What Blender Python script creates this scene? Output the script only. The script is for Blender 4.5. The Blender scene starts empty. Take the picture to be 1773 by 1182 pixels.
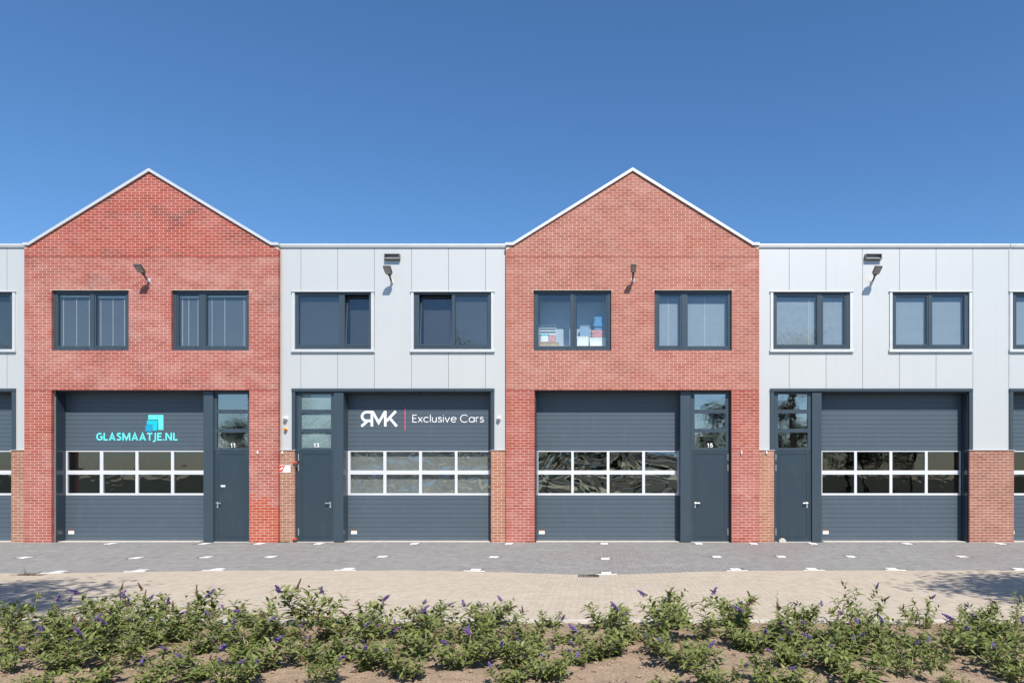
import bpy, math, random
import numpy as np
from mathutils import Vector, noise, Matrix

scene = bpy.context.scene
# ------------------------------------------------------------------ camera
D0 = 18.76          # distance camera - metal facade plane (y = 0)
HC = 1.873          # camera height
cam_d = bpy.data.cameras.new("camera")
cam_d.sensor_fit = 'HORIZONTAL'
cam_d.sensor_width = 36.0
cam_d.lens = 24.0
cam_d.shift_x = (886.5 - 1037.0) / 1773.0
cam_d.shift_y = (820.0 - 591.0) / 1773.0
cam_d.clip_start = 0.05
cam_d.clip_end = 3000.0
cam = bpy.data.objects.new("camera", cam_d)
cam.location = (0.0, -D0, HC)
cam.rotation_euler = (math.radians(90), 0, 0)
scene.collection.objects.link(cam)
scene.camera = cam

# ------------------------------------------------------------------ sky and sun
SUN = Vector((0.34, -1.0, 1.25)).normalized()          # towards the sun
elev = math.asin(SUN.z)
world = bpy.data.worlds.new("World")
scene.world = world
world.use_nodes = True
wn = world.node_tree
for n in list(wn.nodes):
    wn.nodes.remove(n)
sky = wn.nodes.new('ShaderNodeTexSky')
sky.sky_type = 'NISHITA'
sky.sun_disc = False
sky.sun_elevation = elev
sky.sun_rotation = math.atan2(SUN.x, SUN.y)
sky.altitude = 0.0
sky.air_density = 1.0
sky.dust_density = 0.3
sky.ozone_density = 7.0
bg = wn.nodes.new('ShaderNodeBackground')
bg.inputs['Strength'].default_value = 0.10
wo = wn.nodes.new('ShaderNodeOutputWorld')
sky_sat = wn.nodes.new('ShaderNodeHueSaturation'); sky_sat.inputs['Saturation'].default_value = 1.10; sky_sat.inputs['Value'].default_value = 0.95; sky_sat.inputs['Hue'].default_value = 0.499
wn.links.new(sky.outputs[0], sky_sat.inputs['Color'])
wn.links.new(sky_sat.outputs[0], bg.inputs[0])
wn.links.new(bg.outputs[0], wo.inputs[0])
sun_d = bpy.data.lights.new("sun", 'SUN')
sun_d.energy = 4.0
sun_d.angle = math.radians(0.5)
sun_d.color = (1.0, 0.95, 0.88)
sun = bpy.data.objects.new("sun", sun_d)
sun.rotation_euler = SUN.to_track_quat('Z', 'Y').to_euler()
sun.location = (10, -40, 40)
scene.collection.objects.link(sun)
scene.view_settings.view_transform = 'Standard'
scene.view_settings.look = 'None'
scene.view_settings.exposure = 0.7
scene.view_settings.gamma = 1.0
scene.view_settings.use_curve_mapping = False
scene.cycles.max_bounces = 8
scene.cycles.transparent_max_bounces = 16
scene.cycles.caustics_reflective = False
scene.cycles.caustics_refractive = False
scene.cycles.sample_clamp_indirect = 6.0

# ------------------------------------------------------------------ measuring helpers
def S(Y): return 1182.0 / (D0 + Y)
def PX(px, Y=0.0): return (px - 1037.0) / S(Y)
def PZ(py, Y=0.0): return HC + (820.0 - py) / S(Y)

COL = scene.collection
WORLD = {}
def newobj(name, data, parent=None, loc=(0, 0, 0)):
    """link an object; loc is a world position, parents are never rotated when built here"""
    o = bpy.data.objects.new(name, data)
    COL.objects.link(o)
    loc = Vector(loc)
    WORLD[o] = loc
    if parent is not None:
        o.parent = parent
        o.location = loc - WORLD[parent]
    else:
        o.location = loc
    return o
def tag(o, label=None, cat=None, group=None, kind=None):
    if label: o['label'] = label
    if cat: o['category'] = cat
    if group: o['group'] = group
    if kind: o['kind'] = kind
    return o
def thing(name, label, cat, loc, group=None):
    return tag(newobj(name, None, None, loc), label, cat, group)
def copy_tree(o, parent=None, loc=None):
    c = o.copy(); COL.objects.link(c)
    if parent is not None: c.parent = parent
    if loc is not None: c.location = loc
    for ch in o.children: copy_tree(ch, c)
    return c

class MB:
    def __init__(self): self.v = []; self.f = []; self.m = []; self.mi = 0
    def quad(self, *pts):
        n = len(self.v); self.v += [tuple(p) for p in pts]
        self.f.append(tuple(range(n, n + len(pts)))); self.m.append(self.mi)
    def box(self, x0, x1, y0, y1, z0, z1):
        if x0 > x1: x0, x1 = x1, x0
        if y0 > y1: y0, y1 = y1, y0
        if z0 > z1: z0, z1 = z1, z0
        n = len(self.v)
        self.v += [(x0,y0,z0),(x1,y0,z0),(x1,y1,z0),(x0,y1,z0),(x0,y0,z1),(x1,y0,z1),(x1,y1,z1),(x0,y1,z1)]
        for f in ((0,3,2,1),(4,5,6,7),(0,1,5,4),(1,2,6,5),(2,3,7,6),(3,0,4,7)):
            self.f.append(tuple(n + i for i in f)); self.m.append(self.mi)
        return self
    def bbox(self, x0, x1, y0, y1, z0, z1, b=0.004):
        """box with its four front edges (towards -y) chamfered"""
        n = len(self.v)
        self.v += [(x0+b,y0,z0+b),(x1-b,y0,z0+b),(x1-b,y0,z1-b),(x0+b,y0,z1-b),
                   (x0,y0+b,z0),(x1,y0+b,z0),(x1,y0+b,z1),(x0,y0+b,z1),
                   (x0,y1,z0),(x1,y1,z0),(x1,y1,z1),(x0,y1,z1)]
        for f in ((0,1,2,3),(4,5,1,0),(5,6,2,1),(6,7,3,2),(7,4,0,3),
                  (8,9,5,4),(9,10,6,5),(10,11,7,6),(11,8,4,7),(11,10,9,8)):
            self.f.append(tuple(n + i for i in f)); self.m.append(self.mi)
        return self
    def prism(self, poly, y0, y1, back=True):
        """poly: (x,z) counter-clockwise seen from -y; extruded from y0 (front) to y1"""
        k = len(poly); n = len(self.v)
        self.v += [(x, y0, z) for x, z in poly] + [(x, y1, z) for x, z in poly]
        self.f.append(tuple(range(n, n + k))); self.m.append(self.mi)
        for i in range(k):
            j = (i + 1) % k
            self.f.append((n + j, n + i, n + k + i, n + k + j)); self.m.append(self.mi)
        if back:
            self.f.append(tuple(range(n + 2*k - 1, n + k - 1, -1))); self.m.append(self.mi)
        return self
    def tube(self, pts, r, n=6, cap=True):
        pts = [Vector(p) for p in pts]
        rs = r if isinstance(r, (list, tuple)) else [r] * len(pts)
        base = len(self.v)
        for i, p in enumerate(pts):
            d = (pts[min(i+1, len(pts)-1)] - pts[max(i-1, 0)]).normalized()
            a = d.orthogonal().normalized() if abs(d.z) > .9 else d.cross(Vector((0,0,1))).normalized()
            b = d.cross(a)
            for k in range(n):
                t = 2*math.pi*k/n
                self.v.append(tuple(p + (a*math.cos(t) + b*math.sin(t))*rs[i]))
        for i in range(len(pts)-1):
            for k in range(n):
                k2 = (k+1) % n
                self.f.append((base+i*n+k, base+i*n+k2, base+(i+1)*n+k2, base+(i+1)*n+k)); self.m.append(self.mi)
        if cap:
            self.f.append(tuple(base+k for k in reversed(range(n)))); self.m.append(self.mi)
            self.f.append(tuple(base+(len(pts)-1)*n+k for k in range(n))); self.m.append(self.mi)
        return self
    def lathe(self, prof, c=(0,0,0), axis='Z', n=14):
        """prof: (r, h); axis Z up or Y (-y is up)"""
        base = len(self.v)
        for r, h in prof:
            for k in range(n):
                t = 2*math.pi*k/n
                if axis == 'Z': p = (c[0]+r*math.cos(t), c[1]+r*math.sin(t), c[2]+h)
                else: p = (c[0]+r*math.cos(t), c[1]-h, c[2]+r*math.sin(t))
                self.v.append(p)
        for i in range(len(prof)-1):
            for k in range(n):
                k2 = (k+1) % n
                self.f.append((base+i*n+k, base+i*n+k2, base+(i+1)*n+k2, base+(i+1)*n+k)); self.m.append(self.mi)
        self.f.append(tuple(base+k for k in reversed(range(n)))); self.m.append(self.mi)
        self.f.append(tuple(base+(len(prof)-1)*n+k for k in range(n))); self.m.append(self.mi)
        return self
    def holes(self, x0, x1, z0, z1, hs, y0, y1, back=True, outer=True):
        """plate x0..x1, z0..z1 with rectangular holes (x0,x1,z0,z1)"""
        xs = sorted({x0, x1, *[min(max(h[0],x0),x1) for h in hs], *[min(max(h[1],x0),x1) for h in hs]})
        zs = sorted({z0, z1, *[min(max(h[2],z0),z1) for h in hs], *[min(max(h[3],z0),z1) for h in hs]})
        def solid(i, j):
            if i < 0 or j < 0 or i >= len(xs)-1 or j >= len(zs)-1: return False
            cx = (xs[i]+xs[i+1])/2; cz = (zs[j]+zs[j+1])/2
            return not any(h[0] < cx < h[1] and h[2] < cz < h[3] for h in hs)
        for i in range(len(xs)-1):
            for j in range(len(zs)-1):
                if not solid(i, j): continue
                a, b, c, d = xs[i], xs[i+1], zs[j], zs[j+1]
                self.quad((a,y0,c),(b,y0,c),(b,y0,d),(a,y0,d))
                if back: self.quad((b,y1,c),(a,y1,c),(a,y1,d),(b,y1,d))
                if not solid(i-1, j): self.quad((a,y1,c),(a,y0,c),(a,y0,d),(a,y1,d))
                if not solid(i+1, j): self.quad((b,y0,c),(b,y1,c),(b,y1,d),(b,y0,d))
                if not solid(i, j-1): self.quad((a,y1,c),(b,y1,c),(b,y0,c),(a,y0,c))
                if not solid(i, j+1): self.quad((a,y0,d),(b,y0,d),(b,y1,d),(a,y1,d))
        return self
    def mesh(self, name, mats, c=(0,0,0), smooth=False):
        me = bpy.data.meshes.new(name)
        v = np.array(self.v, dtype=float) - np.array(tuple(c))
        me.from_pydata(v.tolist(), [], self.f)
        if not isinstance(mats, (list, tuple)): mats = [mats]
        for m in mats: me.materials.append(m)
        if len(mats) > 1: me.polygons.foreach_set('material_index', self.m)
        if smooth: me.polygons.foreach_set('use_smooth', [True]*len(self.f))
        me.update()
        return me
    def build(self, name, mats, parent=None, smooth=False, origin=None, kind=None):
        if origin is None:
            a = np.array(self.v); lo = a.min(0); hi = a.max(0)
            origin = ((lo[0]+hi[0])/2, (lo[1]+hi[1])/2, lo[2])
        o = newobj(name, self.mesh(name, mats, origin, smooth), parent, origin)
        if kind: o['kind'] = kind
        return o

# ------------------------------------------------------------------ materials
def srgb(r, g, b):
    f = lambda c: (c/255/12.92) if c/255 <= .04045 else ((c/255+.055)/1.055)**2.4
    return (f(r), f(g), f(b), 1)
class NT:
    def __init__(self, name):
        self.mat = bpy.data.materials.new(name); self.mat.use_nodes = True
        self.t = self.mat.node_tree
        for n in list(self.t.nodes): self.t.nodes.remove(n)
        self.out = self.t.nodes.new('ShaderNodeOutputMaterial')
    def n(self, typ, **kw):
        nd = self.t.nodes.new(typ)
        for k, v in kw.items():
            if k.startswith('i_'): nd.inputs[k[2:].replace('_', ' ')].default_value = v
            else: setattr(nd, k, v)
        return nd
    def l(self, a, b): self.t.links.new(a, b)
    def pos(self, scale=(1,1,1)):
        g = self.n('ShaderNodeNewGeometry'); m = self.n('ShaderNodeMapping')
        m.inputs['Scale'].default_value = scale
        self.l(g.outputs['Position'], m.inputs['Vector']); return m.outputs[0]
    def noise(self, scale, detail=3, rough=.55, vec=None, dist=0):
        nd = self.n('ShaderNodeTexNoise'); nd.inputs['Scale'].default_value = scale
        nd.inputs['Detail'].default_value = detail; nd.inputs['Roughness'].default_value = rough
        nd.inputs['Distortion'].default_value = dist
        self.l(vec if vec is not None else self.pos(), nd.inputs['Vector']); return nd.outputs['Fac']
    def ramp(self, fac, stops, interp='LINEAR'):
        nd = self.n('ShaderNodeValToRGB'); cr = nd.color_ramp; cr.interpolation = interp
        while len(cr.elements) < len(stops): cr.elements.new(.5)
        for e, (p, c) in zip(cr.elements, stops):
            e.position = p; e.color = c if len(c) == 4 else (*c, 1)
        self.l(fac, nd.inputs[0]); return nd.outputs[0]
    def mix(self, fac, a, b, mode='MIX'):
        nd = self.n('ShaderNodeMix'); nd.data_type = 'RGBA'; nd.blend_type = mode
        for sock, v in ((nd.inputs[0], fac), (nd.inputs[6], a), (nd.inputs[7], b)):
            if isinstance(v, (int, float)): sock.default_value = v
            elif isinstance(v, tuple): sock.default_value = v if len(v) == 4 else (*v, 1)
            else: self.l(v, sock)
        return nd.outputs[2]
    def math(self, op, a, b=0.0, clamp=False):
        nd = self.n('ShaderNodeMath'); nd.operation = op; nd.use_clamp = clamp
        for sock, v in ((nd.inputs[0], a), (nd.inputs[1], b)):
            if isinstance(v, (int, float)): sock.default_value = v
            else: self.l(v, sock)
        return nd.outputs[0]
    def bump(self, h, strength=.3, dist=.01):
        nd = self.n('ShaderNodeBump'); nd.inputs['Strength'].default_value = strength
        nd.inputs['Distance'].default_value = dist; self.l(h, nd.inputs['Height']); return nd.outputs[0]
    def principled(self, color, rough=.6, metal=0., normal=None, spec=.5, **kw):
        p = self.n('ShaderNodeBsdfPrincipled')
        for sock, v in ((p.inputs['Base Color'], color), (p.inputs['Roughness'], rough), (p.inputs['Metallic'], metal), (p.inputs['Specular IOR Level'], spec)):
            if isinstance(v, (int, float)): sock.default_value = v
            elif isinstance(v, tuple): sock.default_value = v if len(v) == 4 else (*v, 1)
            else: self.l(v, sock)
        if normal is not None: self.l(normal, p.inputs['Normal'])
        self.l(p.outputs[0], self.out.inputs[0]); return p

def plain(name, col, rough=.6, metal=0., var=.12, scale=6., bump=0., spec=.5, bscale=60.):
    t = NT(name)
    c = col if len(col) == 4 else (*col, 1)
    f = t.noise(scale, 4)
    k = t.ramp(f, [(.3, tuple(max(0, x*(1-var)) for x in c[:3])), (.7, tuple(x*(1+var) for x in c[:3]))])
    nrm = t.bump(t.noise(bscale, 3), bump, .004) if bump else None
    r = t.math('MULTIPLY', t.math('ADD', t.math('MULTIPLY', t.noise(scale*2.3, 3), .5), .75), rough)
    t.principled(k, r, metal, nrm, spec)
    return t.mat

def brick_mat(name, lo, mid, hi, source, stain=0.0, bloom=0.00, seed=0.0, scale=.9):
    """one fired clay colour per brick; sooty blotches and lime bloom as worn patches on the wall"""
    t = NT(name)
    if source == 'island':
        g = t.n('ShaderNodeNewGeometry'); rnd = g.outputs['Random Per Island']
    else:
        g = t.n('ShaderNodeObjectInfo'); rnd = g.outputs['Random']
    c = t.ramp(rnd, [(0, lo), (.35, mid), (.75, mid), (1, hi)])
    m = t.n('ShaderNodeMapping'); m.inputs['Scale'].default_value = (1, 1, 1.6); m.inputs['Location'].default_value = (seed, seed*1.7, 0)
    gg = t.n('ShaderNodeNewGeometry'); t.l(gg.outputs['Position'], m.inputs['Vector'])
    big = t.noise(scale, 4, .6, m.outputs[0], .4)
    fine = t.noise(38, 4, .65)
    c = t.mix(t.ramp(fine, [(.35, (0,0,0)), (.75, (.17,.17,.17))]), c, (.06, .03, .025), 'MIX')
    if stain:
        s = t.ramp(big, [(.52, (0,0,0)), (.72, (stain,)*3)])
        c = t.mix(s, c, (.07, .028, .022))
    if bloom:
        b = t.ramp(t.noise(1.5, 6, .68, m.outputs[0], .5), [(.42, (0,0,0)), (.68, (bloom,)*3)])
        c = t.mix(b, c, (.58, .36, .31))
    t.principled(c, .82, 0., t.bump(fine, .35, .004), .3)
    return t.mat

def glass_mat(name, ior=1.75, tint=(.8,.86,.87), wavy=0.0, wscale=3.0, rough=0.0, base=0.0):
    t = NT(name)
    # Schlick reflectance, the same from either side of the pane
    g = t.n('ShaderNodeNewGeometry'); dp = t.n('ShaderNodeVectorMath'); dp.operation = 'DOT_PRODUCT'
    t.l(g.outputs['Incoming'], dp.inputs[0]); t.l(g.outputs['Normal'], dp.inputs[1])
    om = t.math('POWER', t.math('SUBTRACT', 1.0, t.math('ABSOLUTE', dp.outputs['Value']), True), 5.0)
    f0 = ((ior-1)/(ior+1))**2
    fres = t.math('ADD', f0, t.math('MULTIPLY', om, 1-f0), True)
    gl = t.n('ShaderNodeBsdfGlossy'); gl.inputs['Roughness'].default_value = rough
    gl.inputs['Color'].default_value = (1,.98,.95,1)
    tr = t.n('ShaderNodeBsdfTransparent'); tr.inputs['Color'].default_value = (*tint, 1)
    mx = t.n('ShaderNodeMixShader')
    if wavy:
        nb = t.bump(t.noise(wscale, 2, .5, t.pos((1, 1, 1.5)), .8), wavy, .05 if wavy < .3 else .12)
        t.l(nb, gl.inputs['Normal'])
    f = fres
    if base: f = t.math('ADD', f, base, True)
    t.l(f, mx.inputs[0]); t.l(tr.outputs[0], mx.inputs[1]); t.l(gl.outputs[0], mx.inputs[2])
    t.l(mx.outputs[0], t.out.inputs[0])
    return t.mat

def leaf_mat(name, cols, source='island', trans=.35, rough=.5):
    t = NT(name)
    g = t.n('ShaderNodeNewGeometry')
    c = t.ramp(g.outputs['Random Per Island'], [(i/(len(cols)-1), cc) for i, cc in enumerate(cols)])
    # leaf underside is paler and greyer
    c2 = t.mix(.3, c, (.20, .22, .10))
    cc = t.mix(g.outputs['Backfacing'], c, c2)
    p = t.n('ShaderNodeBsdfPrincipled'); p.inputs['Roughness'].default_value = rough
    p.inputs['Specular IOR Level'].default_value = .35
    t.l(cc, p.inputs['Base Color'])
    tl = t.n('ShaderNodeBsdfTranslucent'); t.l(t.mix(.5, c, (.25,.33,.05)), tl.inputs['Color'])
    mx = t.n('ShaderNodeMixShader'); mx.inputs[0].default_value = trans
    t.l(p.outputs[0], mx.inputs[1]); t.l(tl.outputs[0], mx.inputs[2]); t.l(mx.outputs[0], t.out.inputs[0])
    return t.mat

def paver_mat(name, cols, source, dirt, dirtcol, seed=0., joint=False, streak=0.0, rust=0.0):
    t = NT(name)
    if source == 'none':
        c = cols[0] if len(cols[0]) == 4 else (*cols[0], 1)
        c = t.mix(t.noise(25, 4), c, tuple(x*.7 for x in c[:3]))
    else:
        g = t.n('ShaderNodeNewGeometry' if source == 'island' else 'ShaderNodeObjectInfo')
        c = t.ramp(g.outputs['Random Per Island' if source == 'island' else 'Random'], [(i/(len(cols)-1), cc) for i, cc in enumerate(cols)])
    p = t.pos((.55, 1.0, 1)); 
    big = t.noise(.55, 5, .6, p, .3)
    c = t.mix(t.ramp(big, [(.35, (0,0,0)), (.7, (dirt,)*3)]), c, dirtcol)
    if rust:
        r = t.noise(.33, 3, .5, t.pos((1, .5, 1)))
        c = t.mix(t.ramp(r, [(.5, (0,0,0)), (.68, (rust,)*3)]), c, (.24, .15, .14))
    if streak:
        s = t.noise(1.0, 4, .6, t.pos((.35, 3.2, 1)), .3)
        c = t.mix(t.ramp(s, [(.6, (0,0,0)), (.74, (streak,)*3)]), c, (.5, .48, .46))
    fine = t.noise(70, 3)
    c = t.mix(t.ramp(fine, [(.3, (.25,)*3), (.7, (0,0,0))]), c, tuple(x*.55 for x in cols[0][:3]))
    t.principled(c, .9, 0., t.bump(fine, .3, .003), .25)
    return t.mat

M = {}
M['mortar'] = plain('mortar', (.66,.53,.44), .9, var=.12, scale=14, bump=.3)
M['mortar_tan'] = plain('mortar_tan', (.66,.55,.42), .9, var=.15, scale=14, bump=.3)
BR = {}
def brick_set(key, *a, **k):
    BR[key] = (brick_mat('brick_'+key, *a, 'island', **k), brick_mat('brick_single_'+key, *a, 'object', **k))
brick_set('gable_stained', (0.306,0.056,0.038), (0.360,0.065,0.044), (0.409,0.084,0.057), stain=.68, bloom=.14, seed=3.0, scale=1.0)
brick_set('bloomed', (0.315,0.075,0.056), (0.360,0.089,0.066), (0.402,0.112,0.083), stain=.40, bloom=.34, seed=7.0)
brick_set('plain_red', (0.325,0.098,0.067), (0.370,0.115,0.079), (0.412,0.141,0.098), stain=.14, bloom=.24, seed=11.0)
brick_set('deep_red', (0.315,0.062,0.042), (0.360,0.074,0.050), (0.402,0.108,0.073), stain=.25, bloom=0.17, seed=17.0)
brick_set('pier', (0.321,0.073,0.054), (0.370,0.087,0.065), (0.412,0.122,0.089), stain=.3, bloom=0.26, seed=15.0)
brick_set('orange_red', (.40,.062,.026), (.43,.078,.038), (.45,.115,.07), stain=.15, bloom=.12, seed=19.0)
brick_set('tan', (0.270,0.119,0.074), (0.310,0.141,0.089), (0.359,0.177,0.114), stain=.25, bloom=0.22, seed=23.0)
brick_set('orange_tan', (0.325,0.126,0.073), (0.370,0.148,0.086), (0.412,0.184,0.113), stain=.15, bloom=0.22, seed=27.0)
brick_set('brown_red', (0.260,0.097,0.068), (0.300,0.115,0.081), (0.349,0.143,0.103), stain=.3, bloom=0.19, seed=31.0)

def cladding():
    t = NT('silver_cladding')
    c = t.mix(t.noise(.6, 3), (.55,.555,.53,1), (.60,.60,.575,1))
    w = t.n('ShaderNodeTexWave'); w.wave_type = 'BANDS'; w.bands_direction = 'X'
    w.inputs['Scale'].default_value = 9.0
    t.l(t.pos(), w.inputs['Vector'])
    h = t.math('ADD', w.outputs['Fac'], t.math('MULTIPLY', t.noise(1.3, 2), 1.5))
    oi = t.n('ShaderNodeObjectInfo')          # random brightness per panel, put into the colour for an oil-canned look
    c = t.mix(t.math('MULTIPLY', oi.outputs['Random'], .4), c, (.53,.54,.535,1))
    st = t.noise(1.0, 4, .6, t.pos((7, 1, .12)))
    c = t.mix(t.ramp(st, [(.55, (0,0,0)), (.85, (.16,)*3)]), c, (.40,.40,.38,1))
    t.principled(c, .38, .25, t.bump(h, .10, .003), .5)
    return t.mat
M['silver'] = cladding()
M['silver_trim'] = plain('silver_trim', (.64,.645,.63), .4, .3, .04, 3)
M['core'] = plain('dark_core', (.06,.062,.066), .8, var=.1)
def anthracite(name, col, rough, coat=0):
    t = NT(name)
    c = t.mix(t.noise(1.2, 4), tuple(x*.93 for x in col), tuple(x*1.07 for x in col))
    dust = t.ramp(t.noise(5, 5, .7, t.pos((1,1,.25))), [(.55,(0,0,0)),(.8,(.10,.10,.10))])
    c = t.mix(dust, c, (.22,.22,.21))
    t.principled(c, rough, 0., t.bump(t.noise(1.5, 2), .05, .01), .5)
    return t.mat
M['anthracite'] = anthracite('anthracite_frame', (.042,.062,.080), .34)
M['lining'] = anthracite('anthracite_lining', (.036,.050,.066), .20)
M['leaf_panel'] = anthracite('anthracite_leaf', (.028,.046,.060), .36)
M['door_panel'] = anthracite('sectional_panel', (.072,.098,.122), .42)
M['alu'] = plain('aluminium', (.72,.73,.74), .38, .25, .04, 4)
M['steel'] = plain('brushed_steel', (.66,.66,.65), .3, .7, .05, 8)
M['black'] = plain('black_rubber', (.015,.015,.017), .6)
M['white'] = plain('white_paint', (.8,.8,.79), .45, 0, .04)
M['white_vinyl'] = plain('white_vinyl', (.86,.86,.86), .5, 0, .03)
M['cyan'] = plain('cyan_vinyl', srgb(96,218,218)[:3], .5, 0, .03)
M['teal'] = plain('teal_vinyl', srgb(18,186,200)[:3], .5, 0, .04)
M['blue_vinyl'] = plain('blue_vinyl', srgb(22,150,190)[:3], .5, 0, .04)
M['pink_red'] = plain('crimson_vinyl', srgb(225,70,110)[:3], .5, 0, .03)
M['red'] = plain('signal_red', (.62,.07,.04), .45)
M['orange'] = plain('orange_lens', (.8,.24,.02), .25)
M['concrete'] = plain('concrete', (.52,.48,.42), .85, 0, .15, 5, .25)
M['room_wall'] = plain('room_wall', (.36,.37,.385), .9)
M['room_light'] = plain('room_light_wall', (.78,.78,.76), .9)
M['roof'] = plain('roof_felt', (.10,.10,.105), .85, 0, .2, 2)
M['glass'] = glass_mat('window_glass', 1.75, tint=(.94,.97,.97))
M['glass_door'] = glass_mat('transom_glass', 2.9, tint=(.84,.88,.88), wavy=.02, wscale=4.0)
M['glass_acrylic'] = glass_mat('acrylic_glass', 1.85, tint=(.74,.76,.76), wavy=.055, wscale=1.6)
M['glass_acrylic_warped'] = glass_mat('acrylic_glass_warped', 1.95, tint=(.93,.95,.94), wavy=.45, wscale=1.3)
M['glass_acrylic_bulged'] = glass_mat('acrylic_glass_bulged', 2.3, tint=(.84,.86,.86), wavy=.30, wscale=.8)
M['glass_acrylic_flat'] = glass_mat('acrylic_glass_flat', 1.62, tint=(.74,.74,.72), wavy=.06, wscale=1.6)
M['frosted'] = plain('frosted_film', (.24,.30,.31), .55, 0, .03, 2)
M['grey_film'] = plain('dusty_film', (.22,.225,.22), .6, 0, .10, 2)
M['blind_grey'] = plain('blind_grey', (.09,.098,.12), .6, 0, .05)
M['blind_dark'] = plain('blind_dark', (.026,.030,.038), .7, 0, .05)
M['blind_light'] = plain('blind_light', (.22,.255,.305), .6, 0, .04)
M['blind_pale'] = plain('blind_pale', (.44,.50,.56), .6, 0, .04)
M['lamp_body'] = plain('lamp_casing', (.13,.128,.125), .5, .2)
M['lamp_glass'] = plain('lamp_lens', (.42,.39,.37), .35)
M['cardboard'] = plain('cardboard', (.42,.29,.17), .85)
M['blue_cloth'] = plain('blue_cloth', (.10,.26,.48), .9, 0, .2, 12, .3)
M['red_cloth'] = plain('pink_cloth', (.62,.28,.27), .9, 0, .2, 12, .3)
M['blue_plastic'] = plain('blue_plastic', (.25,.36,.50), .5)
M['tarp'] = plain('blue_tarp', (.02,.08,.33), .5, 0, .25, 5, .4, bscale=8)
M['rack_orange'] = plain('rack_orange', (.60,.22,.03), .5)
M['wood'] = plain('pale_wood', (.55,.36,.18), .7, 0, .2, 10)
M['white_paver'] = plain('white_paver', (.70,.69,.66), .85, 0, .08, 10, .2)
M['iron'] = plain('cast_iron', (.06,.055,.05), .7, .3)
GREY = [(.21,.205,.195), (.25,.243,.23), (.285,.275,.258), (.23,.22,.205)]
TAN = [(.42,.35,.265), (.465,.39,.30), (.505,.43,.335), (.44,.375,.29)]
kg = dict(dirt=.35, dirtcol=(.29,.28,.265,1), streak=.30, rust=.22)
kt = dict(dirt=.5, dirtcol=(.43,.38,.31,1), streak=.15)
M['paver_grey'] = paver_mat('paver_grey', GREY, 'island', **kg)
M['paver_grey_single'] = paver_mat('paver_grey_single', GREY, 'object', **kg)
M['paver_tan'] = paver_mat('paver_tan', TAN, 'island', **kt)
M['paver_tan_single'] = paver_mat('paver_tan_single', TAN, 'object', **kt)
M['joint_grey'] = paver_mat('joint_grey', [(.20,.185,.165)], 'none', .4, (.3,.28,.26,1))
M['joint_tan'] = paver_mat('joint_tan', [(.40,.335,.255)], 'none', .4, (.36,.31,.26,1))
def soil_mat():
    t = NT('dry_soil')
    c = t.mix(t.noise(1.4, 5, .65), (.31,.225,.155,1), (.42,.32,.23,1))
    c = t.mix(t.ramp(t.noise(60, 4), [(.35,(.6,)*3),(.6,(0,0,0))]), c, (.13,.085,.055,1))
    h = t.math('ADD', t.noise(28, 5, .7), t.math('MULTIPLY', t.noise(110, 3), .5))
    t.principled(c, .95, 0., t.bump(h, .8, .02), .15)
    return t.mat
M['soil'] = soil_mat()
M['grass'] = plain('lawn', (.045,.058,.03), .95, 0, .3, 1.5, .5)
M['leaf'] = leaf_mat('bush_leaf', [(.065,.095,.014), (.115,.155,.02), (.18,.215,.04), (.32,.33,.12)], trans=.25)
M['stem'] = plain('bush_stem', (.33,.30,.17), .8)
M['purple'] = leaf_mat('purple_floret', [(.10,.055,.19), (.15,.085,.27), (.26,.18,.40)], trans=.2)
M['brown'] = leaf_mat('dry_floret', [(.10,.05,.035), (.18,.09,.06), (.24,.14,.09)], trans=.1)
M['tree_leaf'] = leaf_mat('tree_leaf', [(.028,.045,.02), (.045,.07,.03), (.07,.095,.04)], trans=.2)
M['asphalt'] = plain('asphalt', (.15,.15,.148), .9, 0, .15, 3, .3)
M['bark'] = plain('bark', (.13,.10,.075), .9, 0, .3, 8, .6, bscale=20)
M['geranium'] = leaf_mat('geranium_petal', [(.25,.02,.04), (.32,.05,.07)], trans=.2)
M['yellow_petal'] = leaf_mat('yellow_petal', [(.30,.28,.08), (.34,.30,.10)], trans=.2)
M['terracotta'] = plain('terracotta', (.38,.16,.09), .8)

# ------------------------------------------------------------------ constants of the row of buildings
YB = -0.13      # brick face
YP = 0.04       # face of the pedestrian door frames
YC = -0.02      # face of the steel columns
YD = 0.33       # face of the sectional doors
COURSE, BL, JT = 0.0742, 0.220, 0.0098
rng = random.Random(5)

def clip_poly(poly, a, b, c):
    """keep a*x + b*z <= c"""
    out = []
    for i in range(len(poly)):
        p, q = poly[i], poly[(i+1) % len(poly)]
        dp = a*p[0]+b*p[1]-c; dq = a*q[0]+b*q[1]-c
        if dp <= 0: out.append(p)
        if (dp < 0 < dq) or (dq < 0 < dp):
            t = dp/(dp-dq); out.append((p[0]+(q[0]-p[0])*t, p[1]+(q[1]-p[1])*t))
    return out
def sub_rect(rs, h):
    out = []
    for (a, b, c, d) in rs:
        if h[1] <= a or h[0] >= b or h[3] <= c or h[2] >= d: out.append((a, b, c, d)); continue
        if c < h[2]: out.append((a, b, c, h[2]-JT*.6)); c = h[2]
        if d > h[3]: out.append((a, b, h[3]+JT*.6, d)); d = h[3]
        if a < h[0]: out.append((a, h[0], c, d))
        if b > h[1]: out.append((h[1], b, c, d))
    return [r for r in out if r[1]-r[0] > .004 and r[3]-r[2] > .012]
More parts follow.
